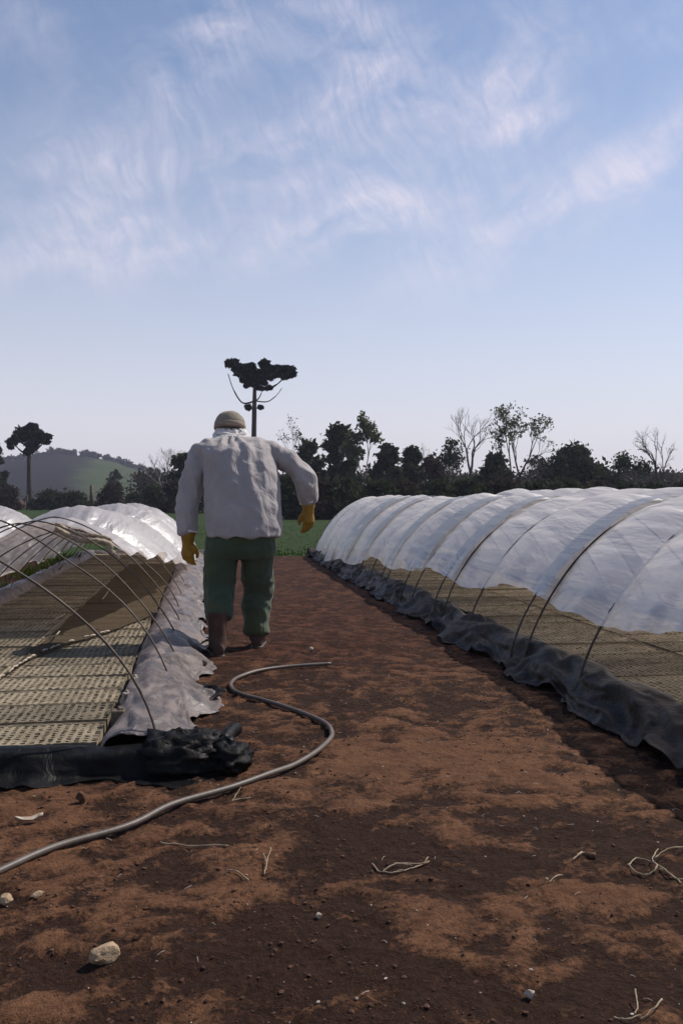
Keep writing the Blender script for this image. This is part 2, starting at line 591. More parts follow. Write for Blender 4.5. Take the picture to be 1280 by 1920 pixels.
def shade_material():  # dark brown that paints the shade on the far left trays
    m, t = new_mat('shade_sheet')
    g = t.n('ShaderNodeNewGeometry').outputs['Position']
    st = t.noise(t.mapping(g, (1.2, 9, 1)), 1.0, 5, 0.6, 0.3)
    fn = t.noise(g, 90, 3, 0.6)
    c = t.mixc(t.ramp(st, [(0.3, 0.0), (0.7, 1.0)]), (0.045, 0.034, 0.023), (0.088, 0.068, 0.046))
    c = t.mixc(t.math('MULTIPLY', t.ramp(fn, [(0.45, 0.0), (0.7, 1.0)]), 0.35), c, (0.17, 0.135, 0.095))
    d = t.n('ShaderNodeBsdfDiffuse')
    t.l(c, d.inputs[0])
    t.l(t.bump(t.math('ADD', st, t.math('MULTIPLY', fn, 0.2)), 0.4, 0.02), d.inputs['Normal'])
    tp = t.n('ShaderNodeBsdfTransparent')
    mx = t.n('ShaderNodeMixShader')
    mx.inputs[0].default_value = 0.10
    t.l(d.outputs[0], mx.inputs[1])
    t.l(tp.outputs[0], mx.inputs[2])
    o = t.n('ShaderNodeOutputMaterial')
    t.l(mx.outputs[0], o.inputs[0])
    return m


M_SHADE = shade_material()


# ------------------------------------------------------------------ ground
PATCH = []
for (px_, py_, rx_, ry_, w_) in [(780, 1400, 190, 60, .42), (960, 1440, 150, 50, .40), (700, 1450, 120, 40, .25), (900, 1570, 90, 22, .35), (690, 1668, 46, 20, .55), (765, 1735, 80, 38, .5), (120, 1600, 170, 60, .30),
                                 (180, 1700, 200, 50, .34), (60, 1500, 120, 26, .42), (480, 1680, 120, 40, .28), (1000, 1700, 160, 50, .36), (1200, 1520, 80, 26, .32), (1150, 1660, 110, 30, .25), (960, 1800, 150, 40, .3),
                                 (160, 1880, 110, 30, .4), (480, 1880, 170, 26, .25), (1230, 1780, 70, 26, .3), (560, 1480, 90, 30, .2), (430, 1640, 120, 22, .2), (60, 1790, 90, 30, .25), (260, 1780, 60, 30, .15),
                                 (720, 1600, 90, 40, -.5), (1080, 1560, 100, 30, -.55), (980, 1625, 90, 26, -.5), (600, 1620, 100, 40, -.35), (650, 1710, 55, 50, -.4), (700, 1830, 140, 34, -.55), (560, 1770, 110, 40, -.5),
                                 (850, 1660, 60, 20, -.3), (830, 1730, 60, 30, -.35), (1180, 1600, 90, 22, -.35), (820, 1500, 60, 22, -.25), (620, 1540, 90, 28, -.35), (1150, 1430, 110, 40, -.2), (330, 1620, 90, 26, -.25),
                                 (350, 1830, 160, 22, -.4), (760, 1890, 200, 30, -.4), (1130, 1860, 110, 30, -.35), (300, 1740, 60, 26, -.2), (520, 1560, 90, 20, -.3), (700, 1310, 160, 40, -.15), (560, 1390, 60, 30, -.2)]:
    g_ = G(px_, py_, 0)
    PATCH.append((g_.x, g_.y, rx_ / FPX * g_.y, ry_ * g_.y * g_.y / (FPX * CAMZ), w_))


def crust(x, y):
    """0..1: damp loose soil .. dry trodden crust"""
    v = Vector((x, y, 0))
    w = v + Vector((fbm(v * 3.1, 3), fbm(v * 3.1 + Vector((7, 7, 7)), 3), 0)) * .09
    k = .42 + .20 * fbm(w * 2.4 + Vector((4, 1, 0)), 4) + .52 * fbm(Vector((w.x * 8, w.y * 10, 3)) + Vector((1, 9, 0)), 4)
    if y < 8:
        for (cx, cy, rx, ry, wt) in PATCH:
            dx, dy = (w.x - cx) / rx, (w.y - cy) / ry
            q = dx * dx + dy * dy
            if q < 5:
                k += .75 * wt * math.exp(-q * .9)
    k -= .13 * max(0.0, min(1.0, (2.7 - y) / .6))          # the near end of the path is damper
    return max(0.0, min(1.0, k))


def gz(x, y, k=None):
    """height of the trodden soil"""
    if y > 17:
        return 0.0
    fade = 1.0 if y < 8 else max(0.25, 1 - (y - 8) / 8)
    v = Vector((x, y, 0))
    h = 0.011 * fbm(v * 1.7, 3) + 0.0045 * fbm(v * 7.0 + Vector((9, 3, 1)), 4)
    if k is None:
        k = crust(x, y)
    s = max(0, min(1, (k - .34) / .3))
    h += .005 * s * s * (3 - 2 * s)                     # crust plates stand proud of the loose damp soil
    h += .006 * (1 - 2 * abs(mnoise.noise(Vector((x * 8, y * 11, 3)) + Vector((1, 1, 0)) * fbm(v * 6, 2)))) * s
    h += 0.0070 * fbm(v * 26, 4) * (1.25 - .6 * s)
    return h * fade


def axis(segs):
    out = []
    for a, b, s in segs:
        n = max(1, round((b - a) / s))
        out += [a + (b - a) * i / n for i in range(n)]
    out.append(segs[-1][1])
    return out


def build_ground():
    xs = axis([(-640, -240, 100), (-240, -40, 40), (-40, -8, 8), (-8, -3, 1.0), (-3, -1.8, .2), (-1.8, 2.3, .02), (2.3, 3.2, .15), (3.2, 8, 1.2), (8, 40, 8), (40, 240, 40), (240, 640, 100)])
    ys = axis([(-30, -2, 7), (-2, 1.2, .4), (1.2, 6.6, .02), (6.6, 9, .04), (9, 16, .1), (16, 40, 3), (40, 100, 10), (100, 660, 70)])
    ks = [crust(x, y) if (-2.5 < x < 3 and 0.5 < y < 17) else .5 for y in ys for x in xs]
    verts = []
    i_ = 0
    for y in ys:
        for x in xs:
            verts.append((x, y, gz(x, y, ks[i_]) if (-2.5 < x < 3 and 0.5 < y < 17) else 0.0))
            i_ += 1
    nx = len(xs)
    faces = [(j * nx + i, j * nx + i + 1, (j + 1) * nx + i + 1, (j + 1) * nx + i) for j in range(len(ys) - 1) for i in range(nx - 1)]
    go = mesh_obj('ground', verts, faces, M_SOIL)
    go.data.attributes.new('crust', 'FLOAT', 'POINT').data.foreach_set('value', ks)
    tag(go, kind='structure')
    # green field beyond the beds
    m, t = new_mat('field_green')
    g = t.n('ShaderNodeNewGeometry').outputs['Position']
    c = t.mixc(t.ramp(t.noise(g, 0.35, 5, 0.6), [(0.3, 0.0), (0.7, 1.0)]), (0.016, 0.032, 0.006), (0.032, 0.054, 0.011))
    c = t.mixc(t.math('MULTIPLY', t.noise(t.mapping(g, (6, 1.5, 6)), 1.0, 4), 0.5), c, (0.016, 0.03, 0.006))
    out_bsdf(t, c, 0.9, t.bump(t.noise(g, 12, 4), 0.6, 0.05), 0.1)
    V, F = [], []
    xs2 = axis([(-240, -20, 20), (-20, 20, 1.0), (20, 240, 20)])
    ys2 = [0, 2, 5, 9, 15, 25, 40, 62]
    for j, dy in enumerate(ys2):
        for x in xs2:
            y0 = 15.75 + 0.35 * mnoise.noise(Vector((x * 0.9, 3, 0)))
            V.append((x, y0 + dy, 0.03 + 0.02 * mnoise.noise(Vector((x, dy, 1))) if j else 0.004))
    nx = len(xs2)
    F = [(j * nx + i, j * nx + i + 1, (j + 1) * nx + i + 1, (j + 1) * nx + i) for j in range(len(ys2) - 1) for i in range(nx - 1)]
    tag(mesh_obj('field', V, F, m), kind='structure')
    # grass blades of that field
    rnd = random.Random(3)
    mb = MB()
    for _ in range(9000):
        y = 15.8 + 16 * rnd.random() ** 1.7
        x = rnd.uniform(-2.2, 6.5) if y < 22 else rnd.uniform(-3, 6)
        h = rnd.uniform(.02, .06)
        a = rnd.uniform(0, 6.28)
        w = rnd.uniform(.008, .02)
        base = len(mb.v)
        lean = Vector((rnd.uniform(-.05, .05), rnd.uniform(-.05, .05), 0))
        p = Vector((x, y, 0.01))
        s = Vector((math.cos(a), math.sin(a), 0)) * w
        mb.v += [p - s, p + s, p + lean + Vector((0, 0, h))]
        mb.f.append((base, base + 1, base + 2))
    o = mb.build('grass', M_GRASSBL, None, False)
    tag(o, 'short green grass of the field beyond the beds', 'grass', kind='stuff')


build_ground()


# ------------------------------------------------------------------ hills
def ridge(name, crest, Y, depth, mat, base_drop=1.0):
    """a hill heightfield: crest traced at distance Y, falling away in front and behind"""
    cp = [P(px, py, Y) for px, py in crest]
    V, F = [], []
    prof = [(-1.0, 0.0), (-.8, .2), (-.6, .42), (-.4, .64), (-.2, .86), (0, 1.0), (.25, .9), (.6, .5), (1.0, 0.0)]
    n = 90
    xs = [cp[0].x + (cp[-1].x - cp[0].x) * i / n for i in range(n + 1)]
    for x in xs:
        for i in range(len(cp) - 1):
            if cp[i].x <= x <= cp[i + 1].x + 1e-6:
                s = (x - cp[i].x) / (cp[i + 1].x - cp[i].x)
                s = s * s * (3 - 2 * s) * .5 + s * .5
                z = cp[i].z * (1 - s) + cp[i + 1].z * s
                break
        for d, k in prof:
            V.append((x, Y + d * depth, z * k + (0.6 * mnoise.noise(Vector((x * .05, d * 3, 2))) if 0 < k < 1 else 0) - (0.3 if k == 0 else 0)))
    m = len(prof)
    F = [(i * m + j, (i + 1) * m + j, (i + 1) * m + j + 1, i * m + j + 1) for i in range(n) for j in range(m - 1)]
    o = mesh_obj(name, V, F, mat)
    tag(o, kind='structure')
    return o, V, m


def hill_material():
    m, t = new_mat('hill_fields')
    g = t.n('ShaderNodeNewGeometry').outputs['Position']
    sep = t.n('ShaderNodeSeparateXYZ')
    t.l(g, sep.inputs[0])
    pg = P(160, 900, 420)
    edge = t.math('ADD', t.math('SUBTRACT', sep.outputs[0], t.math('MULTIPLY', sep.outputs[1], pg.x / pg.y)), t.math('MULTIPLY', t.math('SUBTRACT', t.noise(g, .04, 3), .5), 30))
    f = t.ramp(t.math('ADD', t.math('MULTIPLY', edge, 0.02), 0.5), [(0.40, 0.0), (0.60, 1.0)])
    wood = t.mixc(t.noise(g, .3, 5, .7), (0.008, 0.010, 0.009), (0.020, 0.022, 0.018))
    field = t.mixc(t.noise(t.mapping(g, (.02, .02, .3)), 1.0, 4), (0.034, 0.052, 0.020), (0.060, 0.080, 0.034))
    c = t.mixc(f, wood, field)
    out_bsdf(t, c, 0.95, t.bump(t.noise(g, .4, 4, .7), .7, 1.5), 0.0)
    return m


M_HILL = hill_material()
hill, HV, hm = ridge('hill', [(-420, 905), (-200, 880), (-60, 868), (0, 866), (60, 860), (108, 850), (170, 856), (215, 866), (260, 880), (300, 892), (340, 908), (400, 924), (450, 934)], 420, 150, M_HILL)
m_far, t_ = new_mat('far_ridge')
out_bsdf(t_, t_.mixc(t_.noise(t_.n('ShaderNodeNewGeometry').outputs['Position'], .05, 4), (0.03, 0.036, 0.022), (0.075, 0.085, 0.045)), 0.95, None, 0.0)
ridge('distant_ridge', [(560, 934), (700, 912), (860, 900), (1000, 896), (1120, 890), (1200, 884), (1300, 886), (1420, 892), (1600, 915)], 540, 70, m_far)


# ------------------------------------------------------------------ leaves
def leaf_mesh(name, centres, sizes, mat, parent, seed, flat=0.0):
    rng = np.random.default_rng(seed)
    c = np.asarray(centres, float)
    n = len(c)
    s = np.asarray(sizes, float).reshape(n, 1)
    a = rng.normal(size=(n, 3))
    a[:, 2] *= (1 - flat)
    a /= np.linalg.norm(a, axis=1, keepdims=True)
    b = rng.normal(size=(n, 3))
    b[:, 2] *= (1 - flat)
    b -= a * (a * b).sum(1, keepdims=True)
    b /= np.linalg.norm(b, axis=1, keepdims=True)
    a = a * s
    b = b * s * 0.6
    V = np.stack([c - a, c + b * .9 - a * .1, c + a, c - b * .9 + a * .1], 1).reshape(-1, 3)
    F = np.arange(n * 4).reshape(n, 4)
    me = bpy.data.meshes.new(name)
    me.vertices.add(n * 4)
    me.vertices.foreach_set('co', V.ravel())
    me.loops.add(n * 4)
    me.loops.foreach_set('vertex_index', F.ravel().astype(np.int32))
    me.polygons.add(n)
    me.polygons.foreach_set('loop_start', (np.arange(n) * 4).astype(np.int32))
    me.polygons.foreach_set('loop_total', np.full(n, 4, np.int32))
    me.update()
    me.validate()
    me.materials.append(mat)
    o = bpy.data.objects.new(name, me)
    COL.objects.link(o)
    if parent is not None:
        link_under(o, parent)
    return o


def blob_points(rng, c, r, n):
    d = rng.normal(size=(n, 3))
    d /= np.linalg.norm(d, axis=1, keepdims=True)
    rad = rng.random(n) ** 0.38
    return np.asarray(c) + d * rad[:, None] * np.asarray(r)


def broadleaf(name, cx, top, width, Y, label, cat='tree', mat=None, base=None, n=3600, gap=0.55, leaf=0.2, crown_low=0.22, seed=0, group=None, bark=None, blobs=26, squat=False):
    """crown of many leaf clumps over a limbed trunk, outline taken at distance Y"""
    mat = mat or M_LEAF_DARK
    rng = np.random.default_rng(seed + 100)
    rn = random.Random(seed)
    pb = P(cx, 930, Y)
    pb.z = 0
    H = P(cx, top, Y).z
    W = width / FPX * Y / 2
    t = empty(name, pb, label, cat, group)
    tb = MB()
    r0 = 0.026 * H + 0.03
    lean = rn.uniform(-.06, .06) * H
    trunk = [pb + Vector((lean * s * s, 0, H * .62 * s)) for s in (0, .25, .5, .75, 1)]
    tb.tube(trunk, [r0 * 1.25, r0, r0 * .85, r0 * .65, r0 * .4], 7)
    cen, siz = [], []
    zlo = H * crown_low
    for k in range(blobs):
        th = rn.uniform(0, 6.283)
        rr = math.sqrt(rn.random())
        zz = (k + rn.random()) / blobs
        # crown wider in its middle, bushes wide at the foot
        prof = (1 - zz * zz * .75) if squat else math.sin(math.pi * min(1, (zz * .74 + .2))) ** .6
        br = W * rn.uniform(.22, .40)
        x, y = rr * math.cos(th) * (W * prof - br * .6), rr * math.sin(th) * (W * prof - br * .6)
        z = zlo + (H - zlo) * (zz * .9)
        c = (pb.x + x + lean * .4, pb.y + y, max(.1, min(z, H - br * .62)))
        m_ = int(n / blobs * rn.uniform(.5, 1.4))
        d = rng.normal(size=(m_, 3))
        pts = np.asarray(c) + d * np.array([br, br, br * .72]) * .50
        cen.append(pts)
        siz.append(rng.uniform(.45, 1.3, m_) * leaf)
        st = trunk[rn.choice((2, 3, 3, 4))]
        cv = Vector(c)
        mid = st.lerp(cv, .55) + Vector((0, 0, -.12 * (cv - st).length))
        if k % 2 == 0:
            tb.tube([st, mid, cv], [r0 * .34, r0 * .22, r0 * .08], 5)
    tb.build('trunk', bark or M_BARK, t)
    cen = np.concatenate(cen)
    siz = np.concatenate(siz)
    # a ragged outline: drop leaves where a lattice of noise is low
    keep = np.array([p[2] > .02 and mnoise.noise(Vector(p) * 1.15 + Vector((seed, 0, 0))) > -gap for p in cen])
    leaf_mesh('crown', cen[keep], siz[keep], mat, t, seed)
    return t


def bare_tree(name, cx, top, width, Y, label, seed=0, leaves=0, leafmat=None, bark=None, group=None, fork=0.35, spread=0.62, levels=5, flat=False, base_r=1.0, stems=1, leafsize=.12):
    rn = random.Random(seed)
    rng = np.random.default_rng(seed)
    pb = P(cx, 930, Y)
    pb.z = 0
    H = P(cx, top, Y).z
    W = width / FPX * Y / 2
    t = empty(name, pb, label, 'tree', group)
    tb = MB()
    tw = MB()
    tips = []

    def grow(p, d, ln, r, lev):
        pts = [p]
        q = p
        dd = d
        for i in range(3):
            dd = (dd + Vector((rn.uniform(-.16, .16), rn.uniform(-.16, .16), rn.uniform(-.05, .12)))).normalized()
            q = q + dd * ln / 3
            pts.append(q)
        (tb if lev >= levels - 1 else tw).tube(pts, [r, r * .88, r * .78, r * .66], 6 if lev >= levels - 1 else 4, cap=False)
        if lev == 0:
            tips.append(q)
            tips.append(pts[1])
            return
        nb = rn.choice((2, 3, 3)) if lev > 1 else rn.choice((2, 3, 4))
        for k in range(nb):
            a = rn.uniform(0, 6.283)
            s = spread * rn.uniform(.6, 1.25)
            side = Vector((math.cos(a), math.sin(a), 0))
            side = (side - dd * side.dot(dd)).normalized()
            nd = (dd * math.cos(s) + side * math.sin(s))
            nd.z += (-.12 if flat and lev < levels - 1 else .10)
            nd.normalize()
            grow(q if k < 2 else pts[2], nd, ln * rn.uniform(.58, .8), r * .56, lev - 1)

    for s in range(stems):
        d0 = Vector((rn.uniform(-.16, .16) * stems * .8, rn.uniform(-.1, .1), 1)).normalized()
        grow(pb + Vector((rn.uniform(-.15, .15) * (stems - 1), 0, 0)), d0, H * fork, (0.020 * H + .02) * base_r, levels)
    allv = np.array([tuple(v) for v in tb.v + tw.v])
    # fit the crown to the outline seen in the photo
    zmax = allv[:, 2].max()
    xr = np.percentile(np.abs(allv[:, 0] - pb.x), 98)
    sz, sx = H / zmax, W / max(xr, .01)

    def fit(v):
        k = min(1, v.z / (H * .25))
        return Vector((pb.x + (v.x - pb.x) * (1 + (sx - 1) * k), pb.y + (v.y - pb.y) * (1 + (sx - 1) * k), v.z * sz))
    tb.v = [fit(Vector(v)) for v in tb.v]
    tw.v = [fit(Vector(v)) for v in tw.v]
    tb.build('trunk', bark or M_BARKP, t)
    tw.build('branches', bark or M_TWIG, t)
    if leaves:
        tips = [fit(p) for p in tips]
        cen = []
        for _ in range(leaves):
            p = rn.choice(tips)
            cen.append(tuple(p + Vector((rn.gauss(0, .16), rn.gauss(0, .16), rn.gauss(0, .14)))))
        leaf_mesh('crown', cen, rng.uniform(.6, 1.3, leaves) * leafsize, leafmat or M_LEAF_PALE, t, seed)
    return t


def araucaria(cx, trunk_px, top, Y, label, tufts, limbs, seed, low=None, bare=()):
    """umbrella pine: straight trunk, up-curving limbs, tufted crown. tufts: (px, py, half-w px, half-h px)"""
    rng = np.random.default_rng(seed)
    rn = random.Random(seed)
    pb = P(cx, 930, Y)
    pb.z = 0
    t = empty('araucaria_tree', pb, label, 'tree')
    k = Y / FPX
    tb = MB()
    top_p = P(trunk_px, top, Y)
    tb.tube([pb, pb.lerp(top_p, .35), pb.lerp(top_p, .7), top_p], [.24, .2, .17, .09], 8)
    tb.build('trunk', M_BARK, t)
    lb = MB()
    for (px0, py0, px1, py1, bend, r) in limbs:
        dy = rn.uniform(-1.2, 1.2)
        a = P(px0, py0, Y)
        b = P(px1, py1, Y) + Vector((0, dy, 0))
        m1 = a.lerp(b, .45) + Vector((0, 0, -bend * k))
        m2 = a.lerp(b, .8) + Vector((0, 0, -bend * k * .72))
        lb.tube(smoothpath([a, m1, m2, b], 5), [r] * 5 + [r * .8] * 5 + [r * .5] * 6, 5)
    lb.build('limbs', M_BARK, t)
    cen, siz = [], []
    for (px, py, hw, hh) in tufts:
        px = trunk_px + (px - trunk_px) * .98
        nn = max(3, int(hw / 8))
        for q in range(nn):
            for depth in range(3):
                off = (rn.uniform(-1, 1)) * hw * .62
                c = P(px + off, py + rn.uniform(-.5, .5) * hh, Y)
                c.y += rn.uniform(-1, 1) * hw * k * .8
                rr = hh * k * rn.uniform(.4, .95)
                m_ = 70
                cen.append(blob_points(rng, tuple(c), (rr * 1.25, rr * 1.25, rr * .8), m_))
                siz.append(rng.uniform(.5, 1.5, m_) * .15)
    cen, siz = np.concatenate(cen), np.concatenate(siz)
    leaf_mesh('crown', cen, siz, M_LEAF_ARAU, t, seed)
    return t


# main araucaria in the middle of the sky line
araucaria(474, 478, 690, 66, 'tall flat-topped araucaria pine rising above the head of the walking person',
          [(433, 680, 10, 9), (443, 690, 12, 9), (452, 696, 12, 10), (466, 690, 14, 9), (474, 700, 14, 10), (462, 706, 14, 9), (470, 714, 12, 8), (496, 682, 6, 7), (502, 694, 12, 9), (516, 692, 14, 8), (530, 694, 12, 8),
           (544, 692, 9, 8), (548, 702, 8, 6), (536, 707, 10, 5), (520, 703, 14, 6), (500, 706, 12, 8), (486, 708, 10, 8), (478, 720, 8, 5), (490, 728, 9, 3), (503, 727, 7, 3), (464, 722, 6, 4), (454, 712, 6, 4), (465, 764, 3.5, 4), (489, 764, 5, 1.6), (496, 717, 5, 4)],
          [(477, 722, 440, 700, -2, .10), (478, 730, 530, 710, 8, .10), (477, 752, 428, 700, 26, .07), (479, 752, 528, 728, 12, .05), (479, 752, 492, 730, 5, .05),
           (478, 716, 500, 690, 2, .09), (477, 716, 455, 692, 2, .09), (477, 764, 465, 764, 2, .05), (478, 764, 490, 763, 2, .04), (478, 712, 520, 694, 6, .08)], 21)
# smaller araucaria on the left
araucaria(55, 55, 808, 78, 'round-headed araucaria pine standing in front of the wooded hill at the left',
          [(48, 804, 16, 9), (62, 802, 14, 9), (40, 814, 14, 9), (60, 816, 20, 10), (72, 812, 8, 8), (52, 826, 20, 9), (24, 830, 8, 9), (30, 824, 9, 7), (88, 820, 9, 9), (86, 828, 8, 6), (60, 838, 16, 9),
           (58, 846, 12, 7), (72, 826, 9, 7), (20, 838, 5, 4)],
          [(55, 850, 24, 832, 5, .09), (55, 848, 88, 826, 5, .09), (55, 840, 36, 816, 3, .08), (55, 838, 76, 812, 3, .08), (55, 846, 60, 806, 2, .08)], 22)


# dark trees behind the beds, left to right
TG = 'trees along the far edge of the field'
broadleaf('broadleaf_tree', -6, 828, 46, 74, 'dark broadleaf tree cut off by the left edge of the photo', seed=1, n=3600, leaf=.2, group=TG)
bare_tree('bare_tree', 306, 836, 78, 70, 'leafless pale grey tree just left of the walking person', seed=5, group=TG, levels=6)
broadleaf('broadleaf_tree', 348, 846, 84, 60, 'dark dense tree directly behind the left arm of the walking person', seed=2, n=6400, group=TG, crown_low=.05)
bare_tree('bare_tree', 534, 782, 78, 68, 'grey twiggy tree between the right shoulder of the person and the dark clump', seed=8, group=TG, levels=6, leaves=260, leafmat=M_LEAF_BROWN, leafsize=.09)
broadleaf('broadleaf_tree', 582, 826, 82, 58, 'dark spreading tree at the left end of the dark clump above the right arm', seed=3, n=6000, gap=.28, group=TG, crown_low=.12)
broadleaf('broadleaf_tree', 638, 790, 84, 60, 'tallest dark round-headed tree of the clump right of the person', seed=4, n=6800, gap=.24, group=TG, crown_low=.16)
bare_tree('slender_tree', 688, 776, 84, 56, 'slender tree with thin pale foliage rising out of the dark clump', seed=12, leaves=1500, leafmat=M_LEAF_PALE, group=TG, fork=.34, levels=5, leafsize=.13)
broadleaf('broadleaf_tree', 726, 826, 72, 60, 'dark dense tree right beside the slender pale tree', seed=6, n=6000, gap=.35, group=TG, crown_low=.12)
broadleaf('broadleaf_tree', 772, 832, 60, 62, 'narrow dark tree second from the right end of the dark clump', seed=7, n=4800, gap=.4, group=TG, crown_low=.15)
broadleaf('broadleaf_tree', 808, 854, 66, 58, 'low brownish tree at the right end of the dark clump', seed=9, n=4800, mat=M_LEAF_BROWN, gap=.35, group=TG, crown_low=.1)
bare_tree('bare_tree', 790, 826, 44, 72, 'faint far leafless tree showing over the low brownish tree', seed=14, group=TG, levels=6)
bare_tree('slender_tree', 852, 820, 56, 60, 'thin grey green tree left of the tall leafless tree', seed=16, leaves=900, leafmat=M_LEAF_MID, group=TG, levels=6, stems=2)
bare_tree('bare_tree', 882, 756, 108, 60, 'tall leafless tree with a straight pale trunk', seed=19, group=TG, levels=6, fork=.36, spread=.5)
broadleaf('broadleaf_tree', 924, 848, 84, 57, 'low dark bushy tree between the two tall sparse trees', seed=10, n=6000, group=TG, crown_low=.02)
bare_tree('slender_tree', 968, 756, 124, 60, 'tall sparse tree with thin green leaves on its left half and bare limbs at right', seed=25, leaves=1300, leafmat=M_LEAF_PALE, group=TG, levels=6, fork=.27, spread=.55, stems=2, bark=M_BARK, leafsize=.11)
bare_tree('bare_tree', 1004, 850, 70, 59, 'low grey twiggy tree left of the big round dark tree', seed=27, leaves=500, leafmat=M_LEAF_BROWN, group=TG, levels=6, stems=3, fork=.3)
broadleaf('broadleaf_tree', 1076, 832, 118, 58, 'biggest round dark tree standing alone at the right', seed=11, n=11200, gap=.75, group=TG, crown_low=.02, blobs=40)
broadleaf('broadleaf_tree', 1128, 868, 72, 58, 'dark shrubby tree against the right side of the big round tree', seed=13, n=5200, group=TG, crown_low=.02)
bare_tree('slender_tree', 1186, 846, 68, 58, 'grey green open tree left of the forked bare tree', seed=30, leaves=1100, leafmat=M_LEAF_MID, group=TG, levels=6, stems=3, fork=.3)
bare_tree('bare_tree', 1232, 796, 92, 56, 'leafless tree with a thick forked trunk and flat top near the right edge', seed=33, group=TG, levels=6, fork=.4, flat=True, base_r=1.5, bark=M_BARK, spread=.55)
bare_tree('bare_tree', 1290, 850, 60, 60, 'thin leafless tree cut by the right edge of the photo', seed=35, group=TG, levels=6)
broadleaf('small_tree', 214, 880, 40, 110, 'small sparse tree standing before the green slope of the hill', seed=40, n=1800, gap=.15, leaf=.16, mat=M_LEAF_MID)

# low shrubs and hedge at the foot of the trees
for i, (px, top, w, Y, lab) in enumerate([
        (-20, 905, 60, 72, 'low dark bush at the left edge below the araucaria pine'),
        (18, 912, 34, 70, 'small dark pointed bush left of the araucaria trunk'),
        (92, 920, 56, 70, 'wide low bush just right of the araucaria trunk'),
        (138, 922, 50, 70, 'low dark bush left of the tall fence post'),
        (210, 908, 46, 68, 'dark bush under the small sparse tree'),
        (254, 926, 44, 68, 'flat low bush between two darker bushes at the left'),
        (290, 908, 40, 66, 'dark bush under the leafless tree left of the person'),
        (332, 900, 56, 58, 'black bush beside the left sleeve of the person'),
        (395, 880, 80, 56, 'black bush hidden behind the back of the person'),
        (540, 890, 80, 40, 'black bush seen between the body and the right arm'),
        (590, 892, 74, 40, 'dark bush just right of the right glove'),
        (648, 896, 80, 40, 'dark bush under the tallest dark round-headed tree'),
        (706, 900, 76, 40, 'dark bush below the slender pale tree'),
        (764, 902, 76, 40, 'dark bush under the narrow dark tree'),
        (822, 898, 70, 40, 'dark bush under the low brownish tree'),
        (876, 896, 76, 40, 'dark bush at the foot of the tall leafless tree'),
        (940, 892, 78, 40, 'dark bush at the foot of the tall sparse green tree'),
        (1000, 900, 70, 40, 'greyish bush left of the big round dark tree'),
        (1060, 896, 84, 40, 'dark bush at the foot of the big round dark tree'),
        (1120, 900, 70, 40, 'dark bush right of the foot of the big round tree'),
        (1176, 904, 70, 40, 'dull bush under the grey green open tree'),
        (1230, 904, 66, 40, 'dull bush at the foot of the forked bare tree'),
        (1286, 900, 70, 40, 'dull bush at the right edge of the photo')]):
    broadleaf('bush', px, top + (0 if i < 8 else 4), w * (1.5 if i < 8 else 1.7), Y, lab, 'bush', mat=(M_LEAF_DARK, M_LEAF_BROWN, M_LEAF_DARK)[i % 3], seed=60 + i, n=3000, gap=.95, leaf=.15, crown_low=0, blobs=26, squat=True, group='bushes at the foot of the trees')

# wooded crest of the hill
rng_ = np.random.default_rng(5)
cc, ss = [], []
for i in range(len(HV) // hm):
    x, y, z = HV[i * hm + 5]
    p0 = P(100, 850, 420).x
    for k in range(3):
        px = x + rng_.uniform(-2.2, 2.2)
        if P(300, 900, 420).x < px:
            continue
        h = rng_.uniform(.8, 2.6)
        cc.append(blob_points(rng_, (px, y + rng_.uniform(-8, 4), z + h * .45), (1.6, 1.6, h * .6), 60))
        ss.append(rng_.uniform(.5, 1.1, 60) * .8)
tag(leaf_mesh('wood', np.concatenate(cc), np.concatenate(ss), M_LEAF_DARK, None, 4), 'dark strip of woodland along the crest of the far hill', 'woodland', kind='stuff')

# far wood behind the tree line, one mass
rng_ = np.random.default_rng(15)
cc, ss = [], []
for x0, x1, step in ((255, 450, 5), (530, 1330, 4)):
    for px in range(x0, x1, step):
        Yw = 92 + rng_.uniform(0, 14)
        top = 888 + 16 * mnoise.noise(Vector((px * .013, 1, 0))) + 9 * mnoise.noise(Vector((px * .06, 4, 0)))
        h = P(px, top, Yw).z
        p = P(px, 930, Yw)
        for q in range(3):
            m_ = 45
            zc = h * (.2 + .33 * q)
            d = rng_.normal(size=(m_, 3)) * np.array([.5, .6, .42])
            cc.append(np.array([p.x, p.y, zc]) + d)
            ss.append(rng_.uniform(.5, 1.2, m_) * .26)
tag(leaf_mesh('far_wood', np.concatenate(cc), np.concatenate(ss), M_LEAF_BROWN, None, 14), 'dull dark wood in the distance behind the row of trees', 'woodland', kind='stuff')

# wire fence at the end of the left field
fy = 72
fe = empty('wire_fence', P(120, 930, fy).xy.to_3d(), 'thin wire fence with wooden posts in front of the green hill slope', 'fence')
for i, px in enumerate(range(-20, 321, 24)):
    a = P(px, 930, fy)
    a.z = 0
    tall = 1.15
    mb = MB()
    if abs(px - 172) < 5:
        mb.tube([a, a + Vector((0, 0, 1.9))], [.16, .14], 7)
    else:
        mb.tube([a, a + Vector((0, 0, tall))], [.055, .05], 6)
    mb.build('post', M_WOOD, fe)
mb = MB()
for z in (.35, .7, 1.05):
    mb.tube([P(-30, 930, fy).xy.to_3d() + Vector((0, -.06, z)), P(325, 930, fy).xy.to_3d() + Vector((0, -.06, z))], .012, 4)
mb.build('wire', M_WOOD, fe)


# ------------------------------------------------------------------ seed beds
PROF_P = 1.62


def arch(xc, hw, H, th, p=PROF_P):
    c, s = math.cos(th), math.sin(th)
    return xc + hw * math.copysign(abs(c) ** (2 / p), c), H * abs(s) ** (2 / p)


